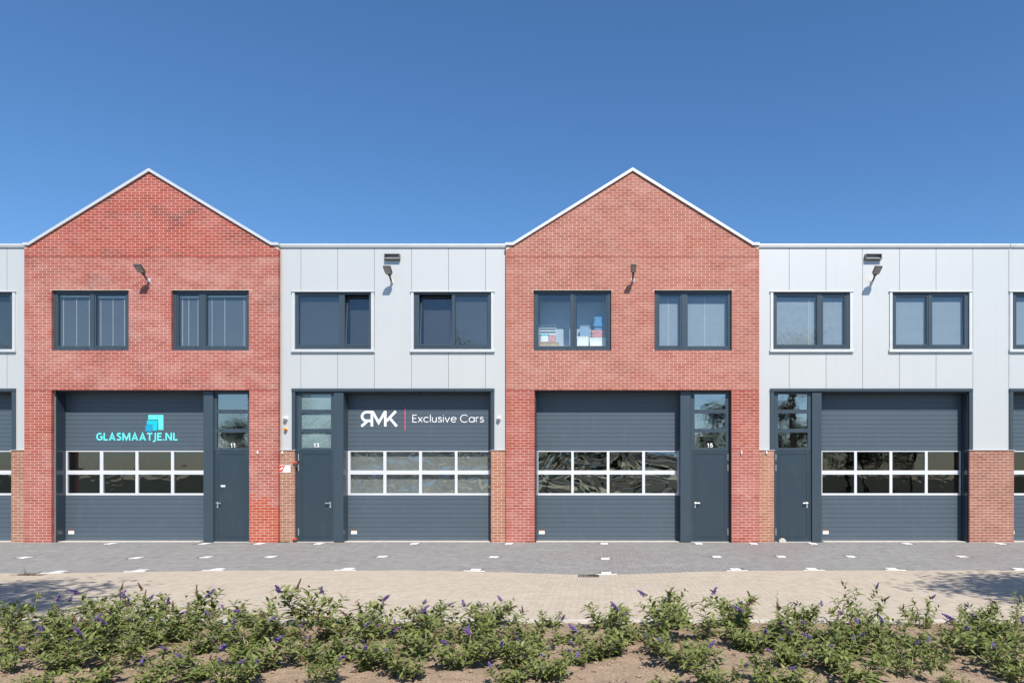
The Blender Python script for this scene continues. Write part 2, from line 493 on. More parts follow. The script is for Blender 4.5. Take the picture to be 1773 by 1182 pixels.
def lay_bricks(x0, x1, z0, z1, holes, shift=0.0, seams=(), planes=()):
    """list of clipped brick outlines [(poly, full)] in stretcher bond"""
    res = []; n = int((z1-z0)/COURSE)+1
    for k in range(n):
        za = z0+k*COURSE+JT*.5; zb = min(z0+(k+1)*COURSE-JT*.5, z1)
        if zb-za < .012: continue
        x = x0 - BL + shift + (BL/2 if k % 2 else 0); row = []
        while x < x1:
            w = BL
            a, b = max(x+JT/2, x0), min(x+w-JT/2, x1)
            x += w
            if b-a < .004: continue
            rs = [(a, b, za, zb)]
            for h in holes: rs = sub_rect(rs, h)
            row += rs
        # slivers at jambs are taken up by the brick beside them
        row = [list(r) for r in row]
        for s in [r for r in row if r[1]-r[0] < .06]:
            for r in row:
                if r is s or r[1]-r[0] < .06 or abs(r[2]-s[2]) > .002 or abs(r[3]-s[3]) > .002: continue
                if abs(r[0]-s[1]-JT) < .003: r[0] = s[0]; row.remove(s); break
                if abs(s[0]-r[1]-JT) < .003: r[1] = s[1]; row.remove(s); break
        for (p, q, s, t) in row:
            poly = [(p, s), (q, s), (q, t), (p, t)]
            for pl in planes:
                if poly: poly = clip_poly(poly, *pl)
            if len(poly) < 3: continue
            ar = abs(sum(poly[i][0]*poly[(i+1)%len(poly)][1]-poly[(i+1)%len(poly)][0]*poly[i][1] for i in range(len(poly))))/2
            if ar < .0006: continue
            res.append((poly, True))
    return res
BRICK_MESH = {}
def emit_bricks(unit, bricks, yf, zone, limit=300, depth=.10):
    """the bricks nearest the camera one by one, the rest joined"""
    def dist(b):
        cx = sum(p[0] for p in b[0])/len(b[0]); cz = sum(p[1] for p in b[0])/len(b[0])
        return (cx**2 + (cz-HC)**2)
    order = sorted(bricks, key=dist)
    for poly, full in order[:limit]:
        xs = [p[0] for p in poly]; zs = [p[1] for p in poly]
        c = (min(xs), yf + rng.uniform(-.001, .0008), min(zs))
        key = zone(sum(xs)/len(xs), sum(zs)/len(zs))
        w, h = max(xs)-min(xs), max(zs)-min(zs)
        k = (round(w, 3), round(h, 3), key)
        if k not in BRICK_MESH:
            mb = MB(); mb.prism([(0,0),(w,0),(w,h),(0,h)], 0, depth, back=False)
            BRICK_MESH[k] = mb.mesh('brick', BR[key][1])
        newobj('brick', BRICK_MESH[k], unit, c)
    rest = order[limit:]
    if rest:
        mb = MB(); keys = []
        for poly, full in rest:
            key = zone(sum(p[0] for p in poly)/len(poly), sum(p[1] for p in poly)/len(poly))
            if key not in keys: keys.append(key)
            mb.mi = keys.index(key)
            mb.prism(poly, yf + rng.uniform(-.001, .0008), yf+depth, back=False)
        mb.build('brickwork', [BR[k][0] for k in keys], unit, kind='stuff')

# ------------------------------------------------------------------ lettering
def stroke(mb, pts, w, y, closed=False):
    """flat ribbon of width w along (x,z) points, mitred"""
    pts = [Vector((p[0], p[1])) for p in pts]; L = []; R = []
    n = len(pts)
    for i in range(n):
        a = pts[i-1] if i > 0 else (pts[-1] if closed else None)
        b = pts[(i+1) % n] if (i < n-1 or closed) else None
        d1 = (pts[i]-a).normalized() if a is not None else None
        d2 = (b-pts[i]).normalized() if b is not None else None
        d1 = d1 or d2; d2 = d2 or d1
        n1 = Vector((-d1.y, d1.x)); n2 = Vector((-d2.y, d2.x))
        m = (n1+n2); m = m.normalized() if m.length > 1e-6 else n1
        k = w/2/max(.45, m.dot(n1))
        L.append(pts[i]+m*k); R.append(pts[i]-m*k)
    rng_ = range(n if closed else n-1)
    for i in rng_:
        j = (i+1) % n
        mb.quad((R[i].x, y, R[i].y), (R[j].x, y, R[j].y), (L[j].x, y, L[j].y), (L[i].x, y, L[i].y))
BOLD = {   # heavy capitals: advance width and strokes on a unit cap height
 'G': (.74, lambda A: [A(.42,.5,.33,.405,52,330,16), [(.70,.30),(.70,.47),(.44,.47)]]),
 'L': (.52, lambda A: [[(.10,1),(.10,.09),(.52,.09)]]),
 'A': (.80, lambda A: [[(.09,0),(.40,.93),(.71,0)], [(.22,.29),(.58,.29)]]),
 'S': (.56, lambda A: [[(.50,.84),(.38,.91),(.24,.91),(.13,.82),(.13,.68),(.24,.57),(.38,.48),(.48,.36),(.46,.19),(.33,.09),(.18,.09),(.06,.16)]]),
 'M': (.98, lambda A: [[(.10,0),(.10,1)], [(.12,.95),(.49,.12),(.86,.95)], [(.88,1),(.88,0)]]),
 'T': (.64, lambda A: [[(0,.91),(.64,.91)], [(.32,.90),(.32,0)]]),
 'J': (.34, lambda A: [[(.24,1),(.24,.12),(.18,-.06),(.06,-.11),(-.05,-.10)]]),
 'E': (.54, lambda A: [[(.54,.91),(.10,.91),(.10,.09),(.54,.09)], [(.12,.52),(.50,.52)]]),
 '.': (.20, lambda A: [[(.10,0),(.10,.19)]]),
 'N': (.80, lambda A: [[(.10,0),(.10,1)], [(.12,.96),(.68,.04)], [(.70,1),(.70,0)]]),
 '1': (.42, lambda A: [[(.30,0),(.30,1)], [(.29,.93),(.16,.80),(.02,.74)]]),
 '3': (.60, lambda A: [[(.06,.80),(.14,.89),(.28,.92),(.42,.88),(.48,.76),(.43,.62),(.26,.54)], [(.26,.53),(.44,.47),(.52,.32),(.46,.15),(.30,.08),(.14,.11),(.04,.22)]]),
 '5': (.60, lambda A: [[(.52,.91),(.16,.91),(.10,.50),(.26,.61),(.42,.57),(.52,.40),(.50,.22),(.38,.10),(.24,.08),(.12,.12),(.04,.22)]]),
}
def text_part(name, s, x0, x1, z0, z1, y, mat, parent, w=.17, gap=.10):
    adv = 0; items = []
    for ch in s:
        wd, f = BOLD[ch]; items.append((adv, f(arc))); adv += wd+gap
    adv -= gap; k = (x1-x0)/adv; h = z1-z0
    mb = MB(); i = 0
    for a, ss in items:
        for st in ss:
            stroke(mb, [(x0+(a+p[0])*k, z0+p[1]*h) for p in st], w*h, y-.0003*(i % 3)); i += 1
    return mb.build(name, mat, parent, origin=(x0, y, z0))
def arc(cx, cz, rx, rz, a0, a1, n=14):
    return [(cx+rx*math.cos(math.radians(a0+(a1-a0)*i/n)), cz+rz*math.sin(math.radians(a0+(a1-a0)*i/n))) for i in range(n+1)]

def glyphs():
    x = .70; r = .35
    sS = [(.43,.57),(.33,.68),(.22,.70),(.09,.65),(.05,.53),(.12,.42),(.25,.37),(.38,.32),(.45,.19),(.40,.06),(.25,0),(.11,.02),(.01,.13)]
    return {
     'E': (.56, [[(.56,1),(0.055,1),(0.055,0),(.56,0)], [(.055,.52),(.48,.52)]]),
     'x': (.52, [[(0,x),(.52,0)], [(.52,x),(0,0)]]),
     'c': (.62, [arc(r,r,r,r,48,312,18)]),
     'l': (.06, [[(.03,1.05),(.03,0)]]),
     'u': (.56, [[(.03,x)]+arc(.28,.26,.25,.26,180,360,12)+[(.53,x)], [(.53,.3),(.53,0)]]),
     's': (.46, [sS]),
     'i': (.06, [[(.03,x),(.03,0)], [(.03,.93),(.03,1.03)]]),
     'v': (.56, [[(0,x),(.28,0),(.56,x)]]),
     'e': (.68, [[(.02,.37),(.68,.37)]+arc(r,r,r-.02,r,2,318,20)[0:]]),
     'C': (.88, [arc(.5,.5,.5,.52,45,315,22)]),
     'a': (.70, [arc(r,r,.33,r,0,360,22), [(.68,x),(.68,0)]]),
     'r': (.32, [[(.03,x),(.03,0)], [(.03,.42)]+arc(.30,.40,.27,.29,178,85,8)]),
    }
def exclusive_text(parent, x0, x1, z0, z1, y, mat):
    G = glyphs(); gap = .185; adv = 0; items = []
    for ch in "Exclusive Cars":
        if ch == ' ': adv += .34; continue
        w, ss = G[ch]; items.append((adv, ss)); adv += w+gap
    adv -= gap; k = (x1-x0)/adv; h = (z1-z0)
    mb = MB()
    i = 0
    for a, ss in items:
        for s in ss: stroke(mb, [(x0+(a+p[0])*k, z0+p[1]*h) for p in s], (.098)*h, y-.0003*(i % 3)); i += 1
    return mb.build('lettering', mat, parent, origin=(x0, y, z0))
def rmk_logo(parent, y, mat):
    # outline points in photo pixels on the door, read from the door face
    P = lambda a, b: (PX(600+a/6.332, y), PZ(690+b/6.332, y))
    w = 27/6.332/S(y)
    mb = MB()
    cnt = [0]
    def st(*pts, ww=w):
        stroke(mb, [P(*p) for p in pts], ww, y-.0003*cnt[0]); cnt[0] += 1
    bowl = [(268,146),(222,146)] + [(222+52*math.cos(math.radians(t)), 194-48*math.sin(math.radians(t))) for t in range(100, 265, 15)] + [(222,241),(268,241)]
    st(*bowl)
    st((235,241),(163,302))
    st((278,133),(278,303))
    st((285,140),(352,262),(424,140))
    st((425,133),(425,303))
    st((540,136),(438,246))
    st((468,205),(551,302))
    # squared ends of the raking strokes on cap line and base line
    mb.build('emblem', mat, parent, origin=(*P(150, 303)[:1], y, P(150, 303)[1]))

# ------------------------------------------------------------------ doors, windows
def sectional_door(unit, X0, X1, pane_x, film=False, lettered=None, track_right=True):
    zt = PZ(674, YD); y = YD
    d = MB()
    d.box(X0, X1, y+.05, y+.09, zt-.14, zt)
    fr = d.build('garage_door', M['lining'], unit)
    def panel(z0, z1, nrib):
        prof = []; h = (z1-z0)/nrib
        for i in range(nrib):
            b = z0+i*h
            prof += [(y, b+.030), (y, b+h-.001), (y+.006, b+h)]
        prof = [(y+.006, z0+.0015)] + prof
        mb = MB()
        for (ya, za), (yb2, zb) in zip(prof, prof[1:]):
            mb.quad((X0, ya, za), (X1, ya, za), (X1, yb2, zb), (X0, yb2, zb))
        mb.quad((X1, y+.04, z0), (X0, y+.04, z0), (X0, y+.04, z1), (X1, y+.04, z1))
        mb.quad((X0, y+.04, z0), (X1, y+.04, z0), (X1, y+.006, z0+.0015), (X0, y+.006, z0+.0015))
        return mb.build('panel', M['door_panel'], fr)
    zs = [PZ(p, YD) for p in (936.5, 897, 857, 780.0, 727.5, 675)]
    panel(zs[0], zs[1], 5); panel(zs[1], zs[2], 5); panel(zs[3], zs[4], 7); panel(zs[4], zs[5], 7)
    holes = []
    rows = [(PZ(814, YD), PZ(781.7, YD)), (PZ(853.4, YD), PZ(821, YD))]
    for a, b in pane_x:
        for c, e in rows: holes.append((a, b, c, e))
    g = MB(); g.holes(X0+.012, X1-.012, zs[2]+.001, zs[3]-.001, holes, y-.008, y+.05)
    g.build('glazing_frame', M['alu'], fr)
    for (a, b, c, e) in holes:
        p = MB(); p.box(a, b, y+.024, y+.030, c, e)
        p.build('pane', M[{'flat': 'glass_acrylic_flat', True: 'glass_acrylic_warped', 'bulged': 'glass_acrylic_bulged'}.get(film, 'glass_acrylic')], fr)
    if film is True:
        f = MB(); f.box(X0+.05, X1-.05, y+.10, y+.102, zs[2], zs[3])
        f.build('window_film', M['grey_film'], fr)
    s = MB(); s.box(X0, X1, y+.002, y+.04, .012, zs[0]-.001)
    s.build('rubber_seal', M['black'], fr)
    l = MB(); l.box(pane_x[0][0]+.02, pane_x[0][0]+.18, y-.003, y-.0005, PZ(924, YD), PZ(919, YD))
    lb = l.build('maker_label', M['white_vinyl'], fr)
    l = MB(); l.box(pane_x[0][0]+.02, pane_x[0][0]+.18, y-.003, y-.0005, PZ(919, YD)+.001, PZ(917.5, YD))
    l.build('maker_label', M['rack_orange'], fr)
    t = MB(); t.box(X0, X1, .06, YD+.12, -.03, .011)
    t.build('threshold', M['concrete'], unit)
    return fr

def entrance_door(unit, X0, X1, hinge, number=None, frosted=False, top_py=677, pane_in=(.105, .10)):
    y = YP
    z_top = PZ(top_py, y)
    rows = [(708.8, 682), (742, 715.2), (775, 748.4)]
    a, b = X0+pane_in[0], X1-pane_in[1]
    holes = [(a, b, PZ(r[0], y), PZ(r[1], y)) for r in rows]
    lx0, lx1, lz0, lz1 = X0+.045, X1-.045, .03, PZ(779.5, y)
    holes.append((lx0, lx1, lz0, lz1))
    mb = MB(); mb.holes(X0, X1, .012, z_top, holes, y, y+.08)
    fr = mb.build('entrance_door', M['anthracite'], unit)
    for h in holes[:3]:
        p = MB(); p.box(h[0], h[1], y+.028, y+.036, h[2], h[3])
        p.build('pane', M['glass'] if frosted else M['glass_door'], fr)
        if frosted:
            f = MB(); f.box(h[0], h[1], y+.037, y+.039, h[2], h[3]); f.build('frosted_film', M['frosted'], fr)
    for h in holes[:3]:
        for xx in (h[0]+.09, h[1]-.11):
            c = MB(); c.box(xx, xx+.035, y-.004, y-.0005, h[2]-.045, h[2]-.03); c.build('drain_cap', M['black'], fr)
    lf = MB()
    gx, gz = .085, .10
    ring = (lx0+gx, lx1-gx, lz0+gz, lz1-gz)
    lf.holes(lx0+.004, lx1-.004, lz0, lz1-.006, [ring], y+.006, y+.05)
    i = .012
    lf.holes(ring[0], ring[1], ring[2], ring[3], [(ring[0]+i, ring[1]-i, ring[2]+i, ring[3]-i)], y+.016, y+.05)
    lf.box(ring[0]+i, ring[1]-i, y+.009, y+.05, ring[2]+i, ring[3]-i)
    lf.build('leaf', M['leaf_panel'], fr)
    hx = lx1-.075 if hinge == 'left' else lx0+.075
    dirx = -1 if hinge == 'left' else 1
    hz = PZ(870.5, y)
    h = MB(); h.bbox(hx-.02, hx+.02, y-.006, y+.006, hz-.13, hz+.035, .003)
    h.tube([(hx, y-.002, hz), (hx, y-.055, hz)], .012, 8); h.tube([(hx-dirx*.012, y-.055, hz), (hx+dirx*.12, y-.058, hz)], .0125, 8)
    h.build('handle', M['steel'], fr)
    kx = lx0-.006 if hinge == 'left' else lx1+.006
    for z0, z1 in ((PZ(797, y), PZ(786, y)), (PZ(815, y), PZ(804, y)), (PZ(926, y), PZ(914, y))):
        h = MB(); h.tube([(kx, y-.012, z0), (kx, y-.012, z1)], .014, 8); h.build('hinge', M['steel'], fr)
    if number:
        cx = (a+b)/2; zc = PZ(775, y)+.015
        w = .155 if number != '11' else .135
        text_part('house_number', number, cx-w/2, cx+w/2, zc, zc+.115, y+.024, M['white_vinyl'], fr, w=.17, gap=.22)
    t = MB(); t.box(X0+.002, X1-.002, .01, y+.3, -.03, .0095); t.build('threshold', M['concrete'], unit)
    return fr

def venetian(parent, x0, x1, z0, z1, y, mat, pitch=.026, cords=(.15, .5, .85), header=True, name='blind', cover=1.12):
    mb = MB(); z = z0
    while z < z1-.03:
        mb.quad((x0, y, z), (x1, y, z), (x1, y+.008, z+pitch*cover), (x0, y+.008, z+pitch*cover))
        z += pitch
    mb.build(name, mat, parent, kind='stuff')
    if header:
        h = MB(); h.box(x0-.005, x1+.005, y-.02, y+.015, z1-.04, z1); h.build('blind_rail', M['white'], parent)
    for c in cords:
        xx = x0+(x1-x0)*c
        h = MB(); h.box(xx-.0035, xx+.0035, y-.006, y-.003, z0, z1-.041); h.build('blind_cord', M['white'], parent)

def window(unit, rect, yframe, fixed, sash, tilt=0.0, hand='left'):
    """rect metres (x0,x1,z0,z1); fixed and sash are pane extents in x (metres at frame plane)"""
    x0, x1, z0, z1 = rect; y = yframe
    zb, zt = z0+.115, z1-.085
    fx = (fixed[0], fixed[1], zb, zt)
    sx = (sash[0]-.045, sash[1]+.045, zb-.03, zt+.03)
    mb = MB(); mb.holes(x0, x1, z0+.03, z1, [fx, sx], y, y+.08)
    fr = mb.build('window', M['anthracite'], unit)
    s = MB(); s.bbox(x0-.003, x1+.003, y-.045, y+.06, z0-.005, z0+.029); s.build('sill', M['anthracite'], fr)
    p = MB(); p.box(fx[0], fx[1], y+.032, y+.040, fx[2], fx[3]); p.build('pane', M['glass'], fr)
    b = MB(); b.holes(fx[0], fx[1], fx[2], fx[3], [(fx[0]+.014, fx[1]-.014, fx[2]+.014, fx[3]-.014)], y+.012, y+.031)
    b.build('glazing_bead', M['anthracite'], fr)
    # the opening light
    sb = MB(); m = .006
    o = (sx[0]+m, sx[1]-m, sx[2]+m, sx[3]-m)
    sb.holes(*o, [(sash[0], sash[1], sx[2]+.05, sx[3]-.05)], y+.012, y+.07)
    so = sb.build('sash', M['anthracite'], fr, origin=((o[0]+o[1])/2, y+.07, o[2]))
    pb = MB(); pb.box(sash[0], sash[1], y+.036, y+.043, sx[2]+.05, sx[3]-.05)
    po = pb.build('pane', M['glass'], fr, origin=((o[0]+o[1])/2, y+.07, o[2]))
    if tilt:
        for q in (so, po): q.rotation_euler = (-math.radians(tilt), 0, 0)
    for xx in (fx[0]+.07, fx[1]-.09, sash[0]+.05, sash[1]-.07):
        c = MB(); c.box(xx-.02, xx+.02, y-.006, y-.0005, z0+.055, z0+.07); c.build('drain_cap', M['black'], fr)
    return fr, fx, (sash[0], sash[1], sx[2]+.05, sx[3]-.05)

def lining(unit, X0, X1, yfront, zt, left=True, right=True, top=True):
    if left:
        mb = MB(); mb.box(X0, X0+.025, yfront, YD+.10, .0, zt-.002); mb.build('jamb_lining', M['lining'], unit)
    if right:
        mb = MB(); mb.box(X1-.025, X1, yfront, YD+.10, .0, zt-.002); mb.build('jamb_lining', M['lining'], unit)
    if top:
        mb = MB(); mb.box(X0+.026, X1-.026, yfront, YD+.10, zt-.027, zt-.002); mb.build('head_lining', M['lining'], unit)

def shell(unit, x0, x1, zroof, gable=None):
    y0, y1 = .37, 14.0; e = .012
    a = MB(); a.box(x0+e, x0+.11, y0, y1, -.1, zroof-.05); a.build('party_wall', M['room_wall'], unit)
    a = MB(); a.box(x1-.11, x1-e, y0, y1, -.1, zroof-.05); a.build('party_wall', M['room_wall'], unit)
    a = MB(); a.box(x0+.111, x1-.111, y1-.2, y1, -.1, zroof-.05); a.build('rear_wall', M['room_wall'], unit)
    a = MB(); a.box(x0+.111, x1-.111, y0, y1-.201, -.1, .008); a.build('floor_slab', M['concrete'], unit)
    a = MB(); a.box(x0+.111, x1-.111, y0, y1-.201, 4.45, 4.75); a.build('upper_floor', M['room_wall'], unit)
    a = MB(); a.box(x0+.111, x1-.111, 4.5, 4.6, 4.751, zroof-.051); a.build('office_partition', M['room_light'], unit)
    if gable is None:
        a = MB(); a.box(x0+e, x1-e, y0, y1, zroof-.05, zroof+.05); a.build('roof', M['roof'], unit)
    else:
        a = MB(); a.prism([(x0+e, zroof-.049)] + [(x1-e, zroof-.049)] + gable, y0-.02, y1); a.build('roof', M['roof'], unit)

# ------------------------------------------------------------------ the two brick gable units
def brick_unit(label, px0, px1, apex, eave_l, eave_r, open_px, win, garage, col, pane_px, door_px, number, zone, film, lettering=None):
    X0, X1 = PX(px0, YB), PX(px1, YB)
    u = thing('brick_unit', label, 'building', ((X0+X1)/2, 0, 0), 'red brick gabled units in the row')
    zt = PZ(675, YB)
    op = (PX(open_px[0], YB), PX(open_px[1], YB), -.2, zt)
    wr = [(PX(w[0], YB), PX(w[1], YB), PZ(606, YB), PZ(502.3, YB)) for w in win]
    ze = PZ(425, YB); za = PZ(apex[1]+5.5, YB); xa = PX(apex[0], YB)
    el, er = PX(eave_l, YB), PX(eave_r, YB)
    # slope planes a*x+b*z<=c through (el,ze)-(xa,za) and (xa,za)-(er,ze)
    def plane(p, q):
        a, b = -(q[1]-p[1]), (q[0]-p[0]); l = math.hypot(a, b)
        return (a/l, b/l, (a*p[0]+b*p[1])/l)
    pl = [plane((el, ze), (xa, za)), plane((xa, za), (er, ze))]
    holes = [op]+wr
    bricks = lay_bricks(X0, X1, 0.0, za, holes, shift=.06, planes=pl)
    emit_bricks(u, bricks, YB, zone)
    g = .006
    mb = MB()
    mb.holes(X0+g, X1-g, -.12, ze-.01, [(h[0]-g, h[1]+g, h[2]-g, h[3]+g) for h in holes], YB+.0022, .345)
    mb.build('mortar_wall', M['mortar'], u)
    mb = MB(); mb.prism([(el, ze-.0095), (er, ze-.0095), (xa, za-.012)], YB+.0022, .345); mb.build('gable_wall', M['mortar'], u)
    for py in (445, 674.8):
        z = round(PZ(py, YB)/COURSE)*COURSE
        if py > 600:
            segs = [(X0, op[0]), (op[1], X1)]
        else: segs = [(X0, X1)]
        for a, b in segs:
            s = MB(); s.box(a+.01, b-.01, YB+.0005, YB+.02, z-.006, z+.006); s.build('movement_joint', M['core'], u)
    # coping
    t = .072; yc0, yc1 = YB-.045, .42
    xl, xr = X0-.012, X1+.012
    pts_b = [(xl, ze), (el, ze), (xa, za), (er, ze), (xr, ze)]
    k = t*1.18
    pts_t = [(xl, ze+t), (el-.02, ze+t), (xa, za+k), (er+.02, ze+t), (xr, ze+t)]
    for i in range(4):
        mb = MB(); mb.prism([pts_b[i], pts_b[i+1], pts_t[i+1], pts_t[i]], yc0, yc1); mb.build('coping', M['silver_trim'], u)
    # opening
    lining(u, op[0]+.004, op[1]-.004, .005, zt)
    GX0, GX1 = op[0]+.03, PX(garage[1], YD)+.05
    gd = sectional_door(u, GX0, GX1, [(PX(a, YD), PX(b, YD)) for a, b in pane_px], film)
    mb = MB(); mb.bbox(PX(col[0], YC), PX(col[1], YC), YC, YD+.09, .0, zt-.004, .006); mb.build('steel_column', M['anthracite'], u)
    dr = entrance_door(u, PX(col[1], YP)+.002, op[1]-.03, 'right', number)
    for w, rect in zip(win, wr):
        yf = YB+.085
        fr, fx, sx = window(u, rect, yf, (PX(w[2][0], yf), PX(w[2][1], yf)), (PX(w[3][0], yf), PX(w[3][1], yf)))
        yy = w[5]
        venetian(fr, fx[0]+w[6], fx[1]-.01, fx[2]+.01, fx[3]-.02, yy, M[w[4]], cords=w[7], header=w[8], cover=.78 if w[8] else 1.12)
        venetian(fr, sx[0]+.01, sx[1]-.01, sx[2]+.01, sx[3]-.02, yy, M[w[4]], cords=w[7], header=w[8], cover=.78 if w[8] else 1.12)
    shell(u, X0, X1, ze-.3, [(er, ze-.1), (xa, za-.1), (el, ze-.1)])
    return u, gd, dr, (X0, X1)

def zone_a(x, z):
    if z > PZ(445, YB): return 'gable_stained'
    if z > PZ(674.8, YB): return 'bloomed'
    if x > PX(430, YB):      # the rust-orange bricks low on this pier peter out upwards
        return 'orange_red' if z < PZ(855, YB)+.75*noise.noise(Vector((x*2.3, z*1.3, 4)))+rng.uniform(-.15, .15) else 'pier'
    return 'deep_red' if z > PZ(778, YB) else 'pier'
def zone_b(x, z):
    if z > PZ(674.8, YB): return 'plain_red'
    return 'deep_red' if z > PZ(778, YB) else 'pier'

pa = [(117.2, 173.3), (178.8, 234.8), (239.7, 296.4), (301.3, 352.5)]
cyan_unit, gd_a, dr_a, ext_a = brick_unit(
    'red brick gabled unit with the cyan lettered garage door and entrance numbered 11', 42, 482, (259, 292), 52, 470,
    (89, 431.5),
    [(89.2, 222.6, (100, 156), (165.5, 217), 'blind_grey', .06, .01, (.08, .50, .90), True),
     (296.8, 430.8, (356, 427), (308.5, 343.2), 'blind_grey', .06, .01, (.10, .42, .90), True)],
    (112, 352), (352, 369), pa, None, '11', zone_a, False)
pb = [(931.9, 989.2), (993.4, 1050.7), (1055.2, 1112), (1116.7, 1173)]
red_unit, gd_b, dr_b, ext_b = brick_unit(
    'red brick gabled unit with a plain unlettered garage door and entrance numbered 15', 876, 1314, (1095.5, 291), 889, 1303,
    (925.5, 1266.6),
    [(924, 1058.3, (930.9, 988), (996.8, 1049.5), 'blind_pale', .60, .01, (), False),
     (1133.2, 1267, (1190, 1260.5), (1141.8, 1177.7), 'blind_light', .125, .01, (.45,), False)],
    (926, 1177), (1178, 1196), pb, None, '15', zone_b, 'bulged')

# cyan logo and name on the first door
yv = YD-.004
text_part('lettering', 'GLASMAATJE.NL', PX(166.5, yv), PX(307.3, yv), PZ(762.2, yv), PZ(748.8, yv), yv, M['cyan'], gd_a, w=.195, gap=.11)
q = lambda x, z: (PX(150+x/9.85, yv), PZ(700+z/9.85, yv))
def ell(name, pts, mat, dy):
    mb = MB(); mb.prism([q(*p) for p in pts], yv-.001-dy, yv-dy); mb.build(name, mat, gd_a)
ell('emblem', [(1052,177),(1052,255),(1222,255),(1222,432),(1310,432),(1310,177)], M['cyan'], 0)
ell('emblem', [(1030,268),(1024,344),(1122,344),(1122,445),(1203,445),(1210,268)], M['teal'], .0)
ell('emblem', [(1005,352),(1005,458),(1110,458),(1116,352)], M['blue_vinyl'], 0)
l = MB(); xx = PX(386, YP); l.box(xx-.06, xx+.06, YP+.003, YP+.0055, PZ(842.5, YP), PZ(839.5, YP)); tag(l.build('door_label', M['white_vinyl'], dr_a), 'small white name label')

# ------------------------------------------------------------------ the metal clad units
PANEL_SEAMS = [521, 584.5, 648.5, 712.5, 776.5, 840.5]
def metal_unit(label, X0, X1, m, seams, door, col, garage, panes, wins, hinge, number, frosted, film, pier_left, pier_right,
               key_l, key_r, trim=(505, 511, 850, 856), handed=1, spout=None):
    """m(px, Y) gives x in metres; photo pixel columns come from the unit itself"""
    def xr(a, b, Y):
        p, q2 = m(a, Y), m(b, Y); return (min(p, q2), max(p, q2))
    u = thing('metal_unit', label, 'building', ((X0+X1)/2, 0, 0), 'silver metal clad units in the row')
    zt = PZ(677.5, -.03); ztrim = PZ(672.3, -.03); zpier = PZ(778.5, -.05); zcop = PZ(427, 0)
    o0, o1 = xr(trim[1], trim[2], -.03); t0, t1 = xr(trim[0], trim[3], -.03)
    # windows: outer trim rectangles
    wr = []
    for w in wins:
        a, b = xr(w[0], w[1], -.03); wr.append((a, b, PZ(609.5, -.03), PZ(503.5, -.03)))
    fr_rect = [(r[0]+.10, r[1]-.10, PZ(604.6, 0), PZ(506, 0)) for r in wr]
    hole_open = (t0+.004, t1-.004, -.5, ztrim-.004)
    mb = MB(); mb.holes(X0+.006, X1-.006, -.12, PZ(423.5, 0), [(o0-.01, o1+.01, -.5, zt+.01)]+fr_rect, .026, .345)
    mb.build('backing_wall', M['core'], u)
    xs = sorted([m(s, 0) for s in seams if X0+.06 < m(s, 0) < X1-.06])
    edges = [X0+.028]+xs+[X1-.028]
    for a, b in zip(edges, edges[1:]):
        hs = [(r[0]+.03, r[1]-.03, r[2]+.02, r[3]-.02) for r in wr]+[hole_open]
        hs = [h for h in hs if h[0] < b and h[1] > a]
        pa_, pb_, zlo = a+.005, b-.005, zpier+.004
        full = [h for h in hs if h[0] <= pa_+.001 and h[1] >= pb_-.001]      # openings that cut the panel in two
        lo = zlo
        for h in sorted(full, key=lambda h: h[2])+[None]:
            hi = h[2] if h else zcop-.003
            if hi-lo > .02:
                mb = MB(); mb.holes(pa_, pb_, lo, hi, hs, 0.0, .0255)
                if mb.f: mb.build('cladding_panel', M['silver'], u)
            if h: lo = max(lo, h[3])
    for a, b in ((X0+.002, X0+.026), (X1-.026, X1-.002)):
        mb = MB(); mb.box(a, b, -.006, .0255, zpier+.004, zcop-.003); mb.build('corner_trim', M['silver_trim'], u)
    mb = MB(); mb.bbox(X0+.003, X1-.003, -.05, .42, zcop, PZ(421.6, -.05), .006); mb.build('coping', M['silver_trim'], u)
    mb = MB(); mb.box(X0+.003, X1-.003, -.035, .02, zcop-.03, zcop-.001); mb.build('coping_drip', M['silver_trim'], u)
    # window trims and windows
    yf = .012
    for w, r, f in zip(wins, wr, fr_rect):
        fixed = xr(*w[2], yf); sash = xr(*w[3], yf)
        fr, fx, sx = window(u, f, yf, fixed, sash, tilt=w[4])
        t = MB(); t.bbox(r[0]-.0, r[1]+.0, -.05, .02, f[3]+.001, r[3]); t.build('window_trim', M['silver_trim'], fr)
        t = MB(); t.bbox(r[0], r[1], -.06, .02, r[2], f[2]-.006); t.build('window_trim', M['silver_trim'], fr)
        for a, b in ((r[0]+.02, f[0]-.004), (f[1]+.004, r[1]-.02)):
            t = MB(); t.bbox(a, b, -.03, .02, f[2]-.005, f[3]); t.build('window_trim', M['silver_trim'], fr)
        yy = w[6]
        venetian(fr, fx[0]+.01, fx[1]-.01, fx[2]+.01, fx[3]-.01, yy, M[w[5]], cords=w[7], header=False, pitch=w[8])
        venetian(fr, sx[0]+.01, sx[1]-.01, sx[2]+.01, sx[3]-.01, yy+(.16 if w[4] else 0), M[w[5]], cords=(), header=False, pitch=w[8])
    # opening trim
    t = MB(); t.bbox(t0, t1, -.055, .02, zt, ztrim, .006); t.build('head_trim', M['anthracite'], u)
    for a, b in ((t0+.003, o0), (o1, t1-.003)):
        t = MB(); t.bbox(a, b, -.04, .02, zpier+.004, zt-.001, .005); t.build('jamb_trim', M['anthracite'], u)
    lining(u, o0+.001, o1-.001, .021, zt)
    d0, d1 = xr(*door, YP); c0, c1 = xr(*col, YC)
    if handed > 0: d0, d1 = o0+.028, c0-.002
    else: d0, d1 = c1+.002, o1-.028
    dr = entrance_door(u, d0, d1, hinge, number, frosted, top_py=679)
    mb = MB(); mb.bbox(c0, c1, YC, YD+.09, 0, zt-.03, .006); mb.build('steel_column', M['anthracite'], u)
    g0, g1 = xr(*garage, YD)
